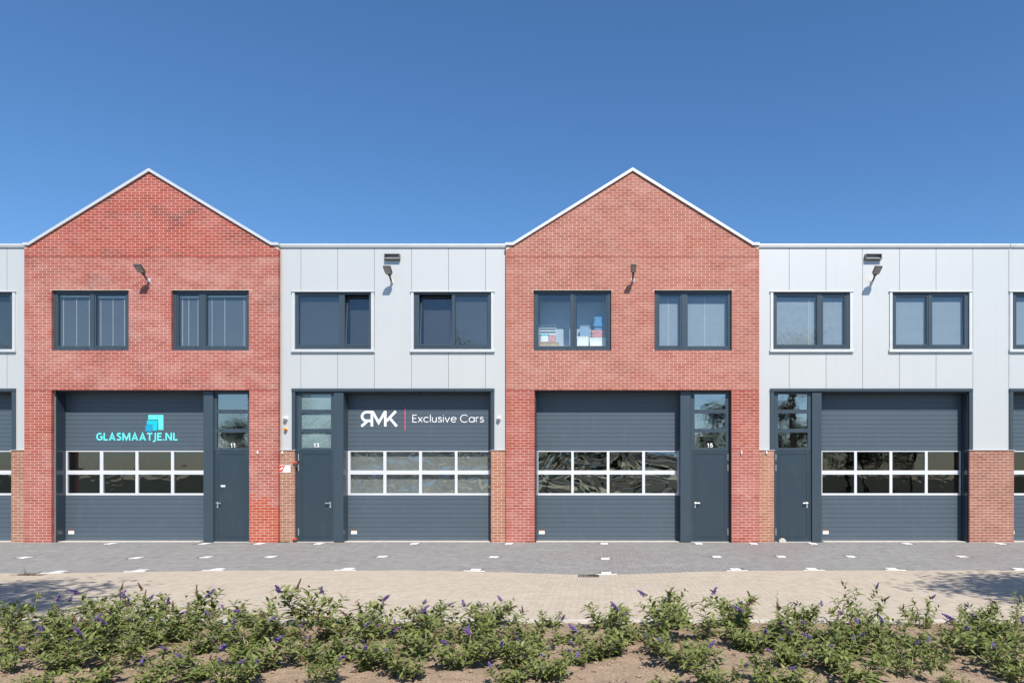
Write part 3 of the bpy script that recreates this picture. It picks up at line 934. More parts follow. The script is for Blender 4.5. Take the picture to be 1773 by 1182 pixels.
    if handed > 0: g0, g1 = g0-.03, o1-.03
    else: g0, g1 = o0+.03, g1+.03
    pp = sorted(xr(a, b, YD) for a, b in panes)
    gd = sectional_door(u, g0, g1, pp, film)
    # brick piers under the cladding
    br = []
    def pier(xa, xb, key):
        z1 = zpier-.014
        bs = lay_bricks(xa, xb, 0, z1, [], shift=.07)
        mb = MB(); mb.box(xa+.005, xb-.005, -.0528, .02, -.12, z1-.002); mb.build('mortar_pier', M['mortar_tan'], u)
        cap = MB(); cap.bbox(xa-.02, xb+.02, -.075, .02, zpier-.012, zpier+.002, .003); cap.build('pier_flashing', M['silver_trim'], u)
        return bs
    pl = sorted(pier_left) if pier_left else None
    allb = []; spans = []
    for pr, key in ((pier_left, key_l), (pier_right, key_r)):
        if pr: allb += pier(pr[0], pr[1], key); spans.append((pr[0], pr[1], key))
    def zone(x, z):
        for a, b, k in spans:
            if a-.02 <= x <= b+.02: return k
        return key_l
    emit_bricks(u, allb, -.055, zone)
    if spout:
        sx0, sx1 = xr(*spout, -.05); za, zb = PZ(449.5, -.05), PZ(440, -.05); y0 = -.10
        s = MB(); th = .02
        s.box(sx0, sx1, y0, .0, za, za+th); s.box(sx0, sx1, y0, 0, zb-th, zb)
        s.box(sx0, sx0+th, y0, 0, za+th, zb-th); s.box(sx1-th, sx1, y0, 0, za+th, zb-th)
        so = s.build('overflow_spout', M['lamp_body'], u)
        s = MB(); s.quad((sx0+th+.001, y0+.01, za+th+.003), (sx1-th-.001, y0+.01, za+th+.003), (sx1-th-.001, -.02, za+th+.065), (sx0+th+.001, -.02, za+th+.065)); s.build('spout_sky_reflector', M['steel'], so)  # steel plate shaped and tilted upward to mirror the sky inside the spout
    shell(u, X0, X1, PZ(430, 0))
    return u, gd, dr

m13 = lambda px, Y: PX(px, Y)
XA1, XB0, XB1 = ext_a[1], ext_b[0], ext_b[1]
def pier_px(a, b): return (PX(a, -.055), PX(b, -.055))
W13 = [(504, 648.3, (516.3, 587.4), (599.5, 636.2), 6.0, 'blind_dark', .13, (), .05),
       (710, 856.3, (787.4, 845), (728.5, 779.5), 6.0, 'blind_dark', .13, (), .05)]
P13 = [(606.8, 663.9), (669, 725.6), (730.6, 787.6), (792.2, 849.5)]
metal_13, gd_13, dr_13 = metal_unit(
    'silver metal clad unit with white lettering on its garage door and entrance numbered 13', XA1+.003, XB0-.003, m13, PANEL_SEAMS,
    (511, 578), (578, 594.5), (603.5, 850), P13, W13, 'left', '13', True, True,
    (XA1+.003, PX(510.3, -.055)), (PX(850, -.055), XB0-.003), 'tan', 'orange_tan', spout=(666, 692.5))
rmk_logo(gd_13, yv, M['white_vinyl'])
exclusive_text(gd_13, PX(713.9, yv), PX(837.3, yv), PZ(730.3, yv), PZ(718.3, yv), yv, M['white_vinyl'])
mb = MB(); mb.box(PX(700.7, yv), PX(702.1, yv), yv-.001, yv, PZ(744.4, yv), PZ(704.2, yv)); tag(mb.build('divider_line', M['pink_red'], gd_13), 'thin crimson upright line')
for px in (660.5, 726, 790):       # hangers under the head of the opening
    mb = MB(); mb.box(PX(px, .1)-.02, PX(px, .1)+.02, .08, .14, PZ(682.5, .1), PZ(678.6, .1)); mb.build('head_bracket', M['black'], metal_13)

W17 = [(1333, 1478, (1344.3, 1415), (1425.5, 1462.5), 0, 'blind_light', .13, (.82, .865), .03),
       (1539.5, 1684.6, (1613.7, 1670), (1551.8, 1604.8), 0, 'blind_light', .13, (), .03)]
P17 = [(1423.5, 1479), (1483.5, 1540), (1544.8, 1601.3), (1606, 1661.5)]
XR1 = PX(1748, 0)
metal_17, gd_17, dr_17 = metal_unit(
    'silver metal clad unit with an unnumbered entrance beside a plain garage door', XB1+.003, XR1-.002, m13,
    [1366.5, 1430.3, 1493.6, 1557.5, 1620.7, 1684.5], (1340, 1406), (1406, 1422.7), (1422.7, 1666), P17, W17, 'left', None, False, 'flat',
    (XB1+.003, PX(1340.3, -.055)), (PX(1678.5, -.055), PX(1755.7, -.055)), 'orange_tan', 'brown_red', trim=(1333.5, 1340, 1678, 1684.3), spout=(1498, 1526))

# neighbours cut by the picture's edges
SH = (482-(42))/1.0
dxl = PX(42, YB)-XB0            # the left neighbour repeats unit 13's layout
ml = lambda px, Y: PX(px, Y)+dxl
XL1 = PX(42, YB)
Wl = [W13[0][:4]+(0.0,)+W13[0][5:], W13[1][:2]+((787.4, 845), (728.5, 779.5), 0.0)+W13[1][5:]]
metal_left, gd_l, dr_l = metal_unit(
    'silver metal clad unit cut off at the left edge beside the cyan lettered brick unit', XA1+.003+dxl, XL1-.003, ml, PANEL_SEAMS,
    (511, 578), (578, 594.5), (603.5, 850), P13, Wl, 'left', None, False, False,
    (XA1+.003+dxl, PX(510.3, -.055)+dxl), (PX(850, -.055)+dxl, XL1-.003), 'tan', 'tan')
# right neighbour: garage door first, mirrored about the shared pier
xm = (PX(1678.5, -.055)+PX(1755.7, -.055))/2
mr = lambda px, Y: 2*xm-PX(px, Y)
XRR = 2*xm-XB1
metal_right, gd_r, dr_r = metal_unit(
    'silver metal clad unit cut off at the right edge beyond the wide brick pier', XR1+.002, XRR, mr,
    [1366.5, 1430.3, 1493.6, 1557.5, 1620.7], (1340, 1406), (1406, 1422.7), (1422.7, 1666), P17,
    [W17[0], W17[1][:7]+((),)+W17[1][8:]], 'right', None, False, 'flat',
    None, (2*xm-PX(1340.3, -.055), XRR-.003), 'orange_tan', 'orange_tan', trim=(1333.5, 1340, 1678, 1684.3), handed=-1)

# ------------------------------------------------------------------ the ground
YG = -5.36          # gutter between parking bays and road
YK = -10.18         # road edge at the planting bed
def ground_z(x, y):
    """pavement falls gently towards the two gullies in the gutter"""
    if y < YG: w = max(0.0, 1-(YG-y)/2.6)
    else: w = max(0.0, 1-(y-YG)/4.6)
    w = w*w*(3-2*w)
    return -w*(.085*math.exp(-((x-PX(1030, -5.3))/1.9)**2) + .06*math.exp(-((x+11.3)/2.6)**2) + .018)
def gz_np(x, y):
    w = np.where(y < YG, np.maximum(0, 1-(YG-y)/2.6), np.maximum(0, 1-(y-YG)/4.6))
    w = w*w*(3-2*w)
    return -w*(.085*np.exp(-((x-PX(1030, -5.3))/1.9)**2) + .06*np.exp(-((x+11.3)/2.6)**2) + .018)
def sheet(name, x0, x1, y0, y1, nx, ny, dz, mat, f=None):
    xs = np.linspace(x0, x1, nx+1); ys = np.linspace(y0, y1, ny+1)
    X, Y = np.meshgrid(xs, ys); Z = (f(X, Y) if f else np.zeros_like(X))+dz
    me = bpy.data.meshes.new(name)
    v = np.stack([X.ravel(), Y.ravel(), Z.ravel()], 1)
    idx = np.arange((nx+1)*(ny+1)).reshape(ny+1, nx+1)
    q = np.stack([idx[:-1,:-1].ravel(), idx[:-1,1:].ravel(), idx[1:,1:].ravel(), idx[1:,:-1].ravel()], 1)
    me.from_pydata(v.tolist(), [], q.tolist()); me.materials.append(mat); me.update()
    return tag(newobj(name, me), kind='structure')
ground = sheet('ground', -700, 700, -700, 700, 4, 4, -.30, M['grass'])
lawn = sheet('lawn', -60, 60, -60, -14.6, 4, 4, -.02, M['grass'])
reflection_strip = sheet('reflection_strip', -60, 60, -30, -19.5, 4, 4, -.012, M['asphalt'])  # unseen asphalt strip, added to give the garage panes grey reflections
parking = sheet('parking_pavement', -60, 60, YG, .32, 300, 16, -.008, M['joint_grey'], gz_np)
road = sheet('road', -60, 60, YK, YG, 300, 16, -.009, M['joint_tan'], gz_np)

# white marking stones: (pixel x at the bay line, row)
def row_xy(px, py): return PX(px, 2214.0/(py-820)-D0)
LINES_B = [48, 240, 361, 472, 664, 856, 1048, 1240, 1351, 1471, 1662]
marks = []                       # x0,x1,y0,y1
for px in LINES_B:
    x = row_xy(px, 961.5)
    marks.append((x-.10, x+.10, -3.31, -3.05))
for px in [200, 361, 455, 557, 721, 883, 1046, 1208, 1302, 1404, 1565, 1725]:
    x = PX(px, -.2); marks.append((x-.10, x+.10, -.52, -.20))
for px in [95, 237, 372, 600, 822, 1050, 1275, 1408, 1548, 1770]:
    x = PX(px, -5.25); marks.append((x-.21, x+.21, YG+.005, YG+.08)); marks.append((x-.10, x+.10, YG+.09, YG+.34))

def herring(x0, x1, y0, y1, w=.1):
    """90 degree herringbone of 2:1 stones: arrays of x0,x1,y0,y1"""
    i0, i1 = int(math.floor(x0/w))-2, int(math.ceil(x1/w))+2
    j0, j1 = int(math.floor(y0/w))-2, int(math.ceil(y1/w))+2
    I, J = np.meshgrid(np.arange(i0, i1), np.arange(j0, j1)); r = (I-J) % 4
    h = r == 0; v = r == 3
    a = np.concatenate([I[h], I[v]])*w; c = np.concatenate([J[h], J[v]])*w
    b = np.concatenate([I[h]+2, I[v]+1])*w; d = np.concatenate([J[h]+1, J[v]+2])*w
    a = np.maximum(a, x0); b = np.minimum(b, x1); c = np.maximum(c, y0); d = np.minimum(d, y1)
    k = (b-a > .03) & (d-c > .03)
    return np.stack([a[k], b[k], c[k], d[k]], 1)
def soldier(x0, x1, y0, y1, n, across=.1, along=.2):
    out = []
    for k in range(n):
        ya, yb2 = y0+k*across, y0+(k+1)*across
        x = x0+(along/2 if k % 2 else 0)
        while x < x1: out.append((x, min(x+along, x1), ya, yb2)); x += along
    return np.array(out)
nrs = np.random.RandomState(3)
def lay_pavers(name, arr, parent, mats, nsingle=300, jt=.0025, skip=(), view=True):
    for m in skip:
        hit = (arr[:,0] < m[1]-.01) & (arr[:,1] > m[0]+.01) & (arr[:,2] < m[3]-.01) & (arr[:,3] > m[2]+.01)
        arr = arr[~hit]
    cx = (arr[:,0]+arr[:,1])/2; cy = (arr[:,2]+arr[:,3])/2
    d = cy+D0; px = 1037+1182*cx/d; py = 820+1182*(HC-gz_np(cx, cy))/d
    vis = (px > -20) & (px < 1793) & (py < 1095)
    full = ((arr[:,1]-arr[:,0])*(arr[:,3]-arr[:,2]) > .0199)
    order = np.argsort(np.where(vis & full, d, 1e9))[:nsingle]
    cache = {}
    for k in order:
        a, b, c, e = arr[k]; key = (round(b-a, 3), round(e-c, 3))
        if key not in cache:
            w, h = key; mb = MB()
            mb.box(-w/2+jt/2, w/2-jt/2, -h/2+jt/2, h/2-jt/2, -.05, 0); cache[key] = mb.mesh('paver', mats[1])
        newobj('paver', cache[key], parent, (cx[k], cy[k], gz_np(cx[k], cy[k])+nrs.uniform(-.001, .001)))
    m = np.ones(len(arr), bool); m[order] = False
    m &= (px > -260) & (px < 2030)
    A = arr[m]; n = len(A); g = jt/2
    x0, x1, y0, y1 = A[:,0]+g, A[:,1]-g, A[:,2]+g, A[:,3]-g
    jz = nrs.uniform(-.0012, .0012, n)
    V = np.zeros((n, 8, 3))
    for i, (xx, yy) in enumerate(((x0,y0),(x1,y0),(x1,y1),(x0,y1))):
        z = gz_np(xx, yy)+jz
        V[:,i] = np.stack([xx, yy, z], 1); V[:,i+4] = np.stack([xx, yy, z-.03], 1)
    base = (np.arange(n)*8)[:,None]
    F = np.concatenate([base+np.array(f) for f in ((0,1,2,3),(4,5,1,0),(5,6,2,1),(6,7,3,2),(7,4,0,3))])
    me = bpy.data.meshes.new(name); me.from_pydata(V.reshape(-1,3).tolist(), [], F.tolist())
    me.materials.append(mats[0]); me.update()
    tag(newobj(name, me, parent), kind='stuff')
lay_pavers('paving', herring(-21, 15, YG+.205, -.10), parking, (M['paver_grey'], M['paver_grey_single']), skip=marks)
lay_pavers('edge_paving', soldier(-21, 15, YG, YG+.2, 2), parking, (M['paver_grey'], M['paver_grey_single']), 60, skip=marks)
lay_pavers('paving', herring(-17, 12.5, YK+.01, YG-.205), road, (M['paver_tan'], M['paver_tan_single']))
lay_pavers('gutter_paving', soldier(-17, 12.5, YG-.2, YG, 2), road, (M['paver_tan'], M['paver_tan_single']), 60)
for (a, b, c, d) in marks:
    x = a; n = max(2, round((b-a)/.105))
    for k in range(n):
        xa, xb = a+(b-a)*k/n, a+(b-a)*(k+1)/n
        z = ground_z((xa+xb)/2, (c+d)/2)
        mb = MB(); mb.box(xa+.002, xb-.002, c+.002, d-.002, z-.04, z+.004)
        mb.build('white_paver', M['white_paver'], parking)

# kerb of the planting bed
kerb = tag(newobj('kerb', None, None, (0, YK, 0)), kind='structure')
for k in range(-16, 13):
    mb = MB(); h = .045+rng.uniform(-.004, .004)
    x = k*1.0; mb.box(x+.004, x+.996, YK-.10, YK, -.15, h)
    mb.build('kerb_stone', M['concrete'], kerb)

# planting bed
def soil_z(x, y):
    v = Vector((x*.9, y*.9, 0)); t = min(1, (YK-.1-y)/.5)
    return .015+.05*t+ .05*t*noise.noise(v)+.035*t*noise.noise(v*3.1)+.022*noise.noise(Vector((x*9, y*9, 1)))+.012*noise.noise(Vector((x*23, y*23, 3)))
def soil_sheet():
    nx, ny = 470, 120; x0, x1, y0, y1 = -14.0, 9.5, -14.7, YK-.101
    vs = []
    for j in range(ny+1):
        y = y0+(y1-y0)*(j/ny)
        for i in range(nx+1):
            x = x0+(x1-x0)*i/nx
            vs.append((x, y, soil_z(x, y)))
    fs = [(j*(nx+1)+i, j*(nx+1)+i+1, (j+1)*(nx+1)+i+1, (j+1)*(nx+1)+i) for j in range(ny) for i in range(nx)]
    me = bpy.data.meshes.new('soil'); me.from_pydata(vs, [], fs); me.materials.append(M['soil'])
    me.polygons.foreach_set('use_smooth', [True]*len(fs)); me.update()
    return tag(newobj('soil_bed', me), kind='structure')
soil = soil_sheet()
clods = MB(); litter = MB()
for _ in range(5200):
    y = YK-.15-rng.random()**.8*3.2; x = rng.uniform(-11.5, 7.5); s = .006+.026*rng.random()**3
    c = Vector((x, y, soil_z(x, y)+s*.3)); b = len(clods.v)
    for a in ((1,0,0),(-.9,.2,0),(.1,1,.1),(0,-1,-.1),(.1,.1,.9),(0,0,-1)):
        clods.v.append(tuple(c+Vector(a)*s*rng.uniform(.7, 1.3)))
    for f in ((0,2,4),(2,1,4),(1,3,4),(3,0,4),(2,0,5),(1,2,5),(3,1,5),(0,3,5)):
        clods.f.append(tuple(b+i for i in f)); clods.m.append(0)
for _ in range(700):      # dry leaf bits and bark on the soil
    y = YK-.15-rng.random()*3.4; x = rng.uniform(-11.5, 7.5); a = rng.random()*6.28; z = soil_z(x, y)+.006
    l = rng.uniform(.012, .05); w = rng.uniform(.004, .012); dx, dy = math.cos(a), math.sin(a)
    litter.quad((x-dx*l-dy*w, y-dy*l+dx*w, z), (x-dx*l+dy*w, y-dy*l-dx*w, z+.004), (x+dx*l+dy*w, y+dy*l-dx*w, z+rng.uniform(0, .015)), (x+dx*l-dy*w, y+dy*l+dx*w, z+.003))
litter.build('plant_litter', M['brown'], soil, kind='stuff')
clods.build('soil_clods', M['soil'], soil, kind='stuff')

# ------------------------------------------------------------------ butterfly bushes
def leaf(mb, p, d, up, L, W, fold=.35, droop=.25):
    """pointed leaf: two halves folded along the midrib, three segments, tip drooping"""
    d = d.normalized(); s = d.cross(up)
    if s.length < 1e-4: s = Vector((1,0,0))
    s.normalize(); u = s.cross(d).normalized()
    st = [(0, .12), (.3, .9), (.62, .85), (1.0, .02)]
    mid = []; lf = []; rt = []
    for t, w in st:
        c = p + d*(L*t) - u*(droop*L*t*t)
        mid.append(c); lf.append(c+s*(W*w/2)+u*(fold*W*w/2)); rt.append(c-s*(W*w/2)+u*(fold*W*w/2))
    b = len(mb.v)
    for a, c, e in zip(lf, mid, rt): mb.v += [tuple(a), tuple(c), tuple(e)]
    for i in range(3):
        o = b+3*i
        mb.f += [(o, o+1, o+4, o+3), (o+1, o+2, o+5, o+4)]; mb.m += [0, 0]
def spike_mesh(name, mat, seed, L, R, n):
    r = random.Random(seed); mb = MB()
    mb.tube([(0,0,0),(0,0,L)], [.0025,.001], 4)
    for k in range(n):
        t = (k+.5)/n; z = L*(.08+.92*t); rad = R*(1-.72*t)*(.35+.85*r.random()); a = k*2.4+r.random()*1.2
        c = Vector((rad*math.cos(a), rad*math.sin(a), z)); s = .0085*(1.1-.45*t)*r.uniform(.6,1.3)
        o = Vector((math.cos(a), math.sin(a), .5)).normalized(); e1 = o.orthogonal().normalized(); e2 = o.cross(e1)
        b = len(mb.v)
        for q2 in range(4):
            th = q2*math.pi/2+r.random(); mb.v.append(tuple(c+(e1*math.cos(th)+e2*math.sin(th))*s))
        mb.v.append(tuple(c+o*s*.9)); mb.v.append(tuple(c-o*s*1.2))
        for f in ((0,1,4),(1,2,4),(2,3,4),(3,0,4),(1,0,5),(2,1,5),(3,2,5),(0,3,5)):
            mb.f.append(tuple(b+i for i in f)); mb.m.append(0)
    return mb.mesh(name, mat)
SP_P = [spike_mesh('flower_spike', M['purple'], 1, .105, .02, 64), spike_mesh('flower_spike', M['purple'], 2, .085, .021, 50)]
SP_B = [spike_mesh('dry_spike', M['brown'], 3, .15, .015, 60), spike_mesh('dry_spike', M['brown'], 4, .12, .013, 50)]
def bush_proto(seed, H, R, nst, npur, nbrown, dens=1.0):
    r = random.Random(seed)
    root = newobj('butterfly_bush', None, None, (0, 0, 0))
    st = MB(); fo = MB(); tips = []
    def grow(p, d, L, rad, level):
        pts = [p.copy()]; dirs = [d.copy()]
        n = 7; seg = L/n
        for i in range(n):
            d = (d + Vector((r.uniform(-.13,.13), r.uniform(-.13,.13), .06 if level == 0 else .10))).normalized()
            p = p + d*seg; pts.append(p.copy()); dirs.append(d.copy())
        st.tube([tuple(q2) for q2 in pts], [rad*(1-.75*i/n) for i in range(n+1)], 4, cap=False)
        ang = r.random()*6.28
        k0 = 1 if level == 0 else 0
        m = int(L/.034*dens)
        for j in range(m):
            t = (j+.6)/m
            if level == 0 and t < .18: continue
            i = min(n-1, int(t*n)); q2 = pts[i].lerp(pts[i+1], t*n-i); dd = dirs[i+1]
            ang += math.pi/2+r.uniform(-.2,.2)
            e1 = dd.orthogonal().normalized(); e2 = dd.cross(e1)
            for sgn in (0, math.pi):
                if r.random() < .22: continue
                o = e1*math.cos(ang+sgn)+e2*math.sin(ang+sgn)
                ld = (o*1.0+dd*.55+Vector((0,0,.10))).normalized()
                s = r.uniform(.7, 1.15)*(1.05-.45*t)
                leaf(fo, q2+o*rad, ld, Vector((0,0,1)), .105*s, .043*s, r.uniform(.15,.5), r.uniform(.05,.5))
        tips.append((pts[-1], dirs[-1], level))
        return pts, dirs
    for i in range(nst):
        a = 2*math.pi*i/nst+r.uniform(-.35,.35); sp = r.uniform(.25, 1.25)
        d = Vector((math.cos(a)*sp, math.sin(a)*sp, 1)).normalized()
        L = H*r.uniform(.8, 1.12)*(1+.18*sp)
        pts, dirs = grow(Vector((math.cos(a)*.03, math.sin(a)*.03, -.03)), d, L, .0055, 0)
        for _ in range(r.choice([3, 4, 4, 5])):
            k = r.randint(1, 6); b = r.random()*6.28
            dd = (dirs[k]*.6+Vector((math.cos(b), math.sin(b), .35))).normalized()
            grow(pts[k], dd, H*r.uniform(.22, .45), .0032, 1)
    st.build('stems', M['stem'], root, origin=(0,0,0))
    fo.build('foliage', M['leaf'], root, origin=(0,0,0), kind='stuff')
    tips.sort(key=lambda t: -t[0].z+r.uniform(0, .2))
    for k, (p, d, lv) in enumerate(tips[:npur+nbrown]):
        pur = k % 2 == 0 and npur > 0 or nbrown <= 0
        if pur: npur -= 1
        else: nbrown -= 1
        me = r.choice(SP_P if pur else SP_B)
        o = newobj('flower_spike' if pur else 'dry_spike', me, root, p-d*.02-Vector((0, 0, .02)))
        d2 = (d+Vector((r.uniform(-1.1,1.1), r.uniform(-.8,.8), r.uniform(-.6,.1)))).normalized()
        o.rotation_euler = d2.to_track_quat('Z', 'Y').to_euler()
        s = r.uniform(.7, 1.1)*(1.0 if pur else .8); o.scale = (s, s, s)
    return root
protos = [bush_proto(11, .36, .3, 9, 2, 2), bush_proto(12, .33, .3, 8, 1, 3), bush_proto(13, .40, .3, 9, 2, 3), bush_proto(14, .31, .3, 9, 2, 1),
          bush_proto(15, .37, .3, 6, 1, 3), bush_proto(16, .28, .3, 10, 1, 1),
          bush_proto(17, .42, .3, 5, 1, 2), bush_proto(18, .24, .3, 7, 0, 0), bush_proto(19, .34, .3, 7, 2, 1)]
used = [False]*len(protos)
REFS = [(10, 'the garage door at the left edge'), (65, 'the brick pier left of the cyan lettered door'), (125, 'the left jamb of the cyan lettered garage door'),
        (190, 'the first letters of the cyan name'), (265, 'the cyan square emblem'), (325, 'the last pane of the cyan lettered door'), (362, 'the steel column of the cyan lettered unit'),
        (405, 'the entrance of the cyan lettered unit'), (455, 'the brick pier left of the alarm light'), (493, 'the orange alarm light'), (545, 'the entrance with frosted panes'),
        (588, 'the steel column beside the frosted panes'), (655, 'the white RMK emblem'), (702, 'the crimson line on the door'), (745, 'the word Exclusive'), (815, 'the word Cars'),
        (863, 'the narrow tan pier right of the lettered door'), (900, 'the brick pier left of the plain door'), (960, 'the first pane of the plain red unit\'s door'),
        (1022, 'the second pane of the plain red unit\'s door'), (1085, 'the third pane of the plain red unit\'s door'), (1145, 'the last pane of the plain red unit\'s door'),
        (1187, 'the steel column of the plain red unit'), (1228, 'the entrance of the plain red unit'), (1290, 'the brick pier right of the plain unit'), (1325, 'the narrow tan pier by the unnumbered door'),
        (1373, 'the unnumbered entrance'), (1414, 'the steel column by the unnumbered entrance'), (1450, 'the first pane of the right hand garage door'), (1512, 'the second pane of the right hand garage door'),
        (1572, 'the third pane of the right hand garage door'), (1634, 'the last pane of the right hand garage door'), (1672, 'the dark jamb of the right hand garage door'),
        (1718, 'the wide brown brick pier'), (1765, 'the garage door at the right edge')]
rows = [(8.12, 'in the back row', [15, 95, 185, 262, 345, 430, 535, 640, 745, 850, 955, 1050, 1155, 1270, 1390, 1490, 1595, 1690, 1762], 1.0),
        (7.42, 'in the second row', [30, 130, 185, 240, 300, 385, 455, 500, 570, 625, 680, 720, 775, 840, 905, 985, 1075, 1120, 1225, 1310, 1365, 1420, 1475, 1530, 1580, 1655, 1705, 1750], 1.0),
        (6.86, 'in the third row', [0, 60, 115, 175, 225, 350, 425, 520, 600, 660, 735, 830, 880, 925, 1040, 1140, 1210, 1300, 1370, 1455, 1500, 1560, 1610, 1690, 1745], .92),
        (6.36, 'in the fourth row', [15, 110, 205, 290, 360, 445, 565, 655, 800, 905, 1000, 1185, 1370, 1445, 1540, 1620, 1740], .88),
        (5.86, 'in the front row', [60, 160, 260, 330, 400, 560, 700, 880, 950, 1150, 1240, 1345, 1400, 1490, 1570, 1650, 1760], .8)]
rb = random.Random(77)
for d, where, pxs, sc in rows:
    free = list(REFS)
    for px in pxs:
        dd = d+rb.uniform(-.13, .13); y = dd-D0; x = (px-1037)/1182*dd
        if d < 6.5: x = (px-1037)/1182*dd
        i = rb.randrange(len(protos))
        ref = min(free, key=lambda q2: abs(q2[0]-px)); free.remove(ref)
        if not used[i]: o = protos[i]; used[i] = True
        else: o = copy_tree(protos[i])
        z = soil_z(x, y)
        s = sc*rb.uniform(.66, 1.2)
        o.location = (x, y, z); o.rotation_euler = (0, 0, rb.uniform(0, 6.28)); o.scale = (s*rb.uniform(.95, 1.32), s*rb.uniform(.95, 1.32), s*rb.uniform(.85, 1.05)*(1.15 if d > 7.8 else .92))
        tag(o, 'butterfly bush %s, below %s' % (where, ref[1]), 'bush', 'butterfly bushes in the planting bed')

# sprig of tall grass at the kerb
gr = thing('grass_tuft', 'thin upright grass stalks at the kerb below the unnumbered entrance', 'grass tuft', (PX(1345, 8.25-D0), 8.25-D0, 0))
mb = MB(); fo = MB()
for k in range(4):
    x = PX(1343+k*3.2, 8.25-D0); y = 8.25-D0+.03*k; h = (.46, .36, .33, .22)[k]; z0 = soil_z(x, y)-.02
    pts = [(x+.02*math.sin(t*2+k)*t, y, z0+h*t) for t in (0, .35, .7, 1)]
    mb.tube(pts, [.004,.003,.002,.001], 4)
    for j in range(9):
        t = .2+.08*j; a = j*2.2
        leaf(fo, Vector((x+.02*math.sin(t*2+k)*t, y, z0+h*t)), Vector((math.cos(a), math.sin(a), 1.6)), Vector((0,0,1)), .05, .008)
mb.build('stalks', M['leaf'], gr); fo.build('blades', M['leaf'], gr, kind='stuff')
# weeds at the foot of the pier beside door 13
wd = thing('weed', 'small green weed at the foot of the pier beside door 13', 'weed', (PX(490, -.1), -.10, 0))
fo = MB(); r = random.Random(4)
for k in range(60):
    a = r.random()*6.28; x = PX(491, -.1)+r.uniform(-.16, .16)
    leaf(fo, Vector((x, -.12+r.uniform(-.03, .02), -.005)), Vector((math.cos(a), math.sin(a)*.5-.2, r.uniform(.3, 1.2))), Vector((0,0,1)), r.uniform(.04,.08), .016)
fo.build('leaves', M['leaf'], wd, kind='stuff')

# ------------------------------------------------------------------ fittings on the walls
def floodlight(px, py, Y, label, hw=.84):
    x, z = PX(px, Y), PZ(py, Y)
    t = thing('floodlight', label, 'floodlight', (x, Y, z), 'floodlights above the doors')
    b = MB(); b.bbox(x-.045, x+.045, Y-.012, Y, z-.055, z+.055, .003); b.bbox(x-.028, x+.028, Y-.085, Y-.0125, z-.028, z+.028, .003)
    b.build('bracket', M['alu'], t)
    a = MB(); a.tube([(x, Y-.06, z-.01), (x, Y-.13, z+.03), (x, Y-.235, z+.105)], .026, 8); a.build('arm', M['lamp_body'], t)
    # head: a tapered flat casing, tilted up and out
    wk = hw
    p0 = Vector((x, Y-.225, z+.10)); d = Vector((0, -.86, .51)).normalized(); n = Vector((0, -.51, -.86)).normalized()
    def plate(mb, segs, off, th):
        vb = len(mb.v)
        for s, hw_ in segs:
            for sx in (-1, 1):
                c = p0+d*s*.86+Vector((sx*hw_*wk, 0, 0)); mb.v += [tuple(c+n*off), tuple(c+n*(off-th))]
        k = len(segs)
        for i in range(k-1):
            o = vb+4*i; e = o+4
            mb.f += [(o, o+2, e+2, e), (o+3, o+1, e+1, e+3), (o+1, o, e, e+1), (o+2, o+3, e+3, e+2)]; mb.m += [0]*4
        mb.f += [(vb+1, vb+3, vb+2, vb), (vb+4*k-4, vb+4*k-2, vb+4*k-1, vb+4*k-3)]; mb.m += [0, 0]
    h = MB(); plate(h, [(0, .05), (.06, .055), (.065, .095), (.10, .115), (.36, .12), (.385, .105)], 0, .045); h.build('head', M['lamp_body'], t)
    l = MB(); plate(l, [(.095, .09), (.215, .095)], .006, .0055); l.build('lens', M['lamp_glass'], t)
    l = MB(); plate(l, [(.225, .096), (.35, .098)], .006, .0055); l.build('lens', M['lamp_glass'], t)
    return t
floodlight(258, 485.5, YB-.001, 'grey floodlight on the brick wall above the windows of the cyan lettered unit')
floodlight(679, 488, -.001, 'grey floodlight on the silver cladding above the white lettered garage door')
floodlight(1095.5, 485, YB-.001, 'grey floodlight on the brick wall of the unit numbered 15', .60)
floodlight(1509, 488, -.001, 'grey floodlight on the silver cladding of the unnumbered right hand unit')

def camera_dome(px, py, label):
    x, z = PX(px, 0), PZ(py, 0)
    t = thing('security_camera', label, 'camera', (x, 0, z), 'white cameras beside the lettered garage door')
    b = MB(); b.lathe([(.062, .001), (.062, .022), (.05, .035)], (x, 0, z), 'Y'); b.build('base', M['white'], t, smooth=False)
    e = MB(); e.lathe([(.05, .036), (.056, .06), (.05, .09), (.03, .11), (.004, .117)], (x, 0, z), 'Y'); e.build('ball', M['white'], t, smooth=True)
    l = MB(); l.lathe([(.019, .110), (.019, .122), (.010, .1225)], (x+.012, 0, z-.008), 'Y', 10); l.build('lens', M['black'], t)
camera_dome(495.2, 724.5, 'white round camera on the cladding above the orange alarm light')
camera_dome(863.7, 724.5, 'white round camera on the cladding right of the word Cars')
x, z = PX(495.5, 0), PZ(743, 0)
t = thing('alarm_light', 'orange alarm beacon on the silver cladding left of door 13', 'alarm light', (x, 0, z))
b = MB(); b.lathe([(.05, .001), (.05, .02)], (x, 0, z), 'Y'); b.build('base', M['white'], t)
b = MB(); b.lathe([(.046, .021), (.048, .05), (.04, .08), (.02, .097), (.003, .10)], (x, 0, z), 'Y'); b.build('lens', M['orange'], t, smooth=True)
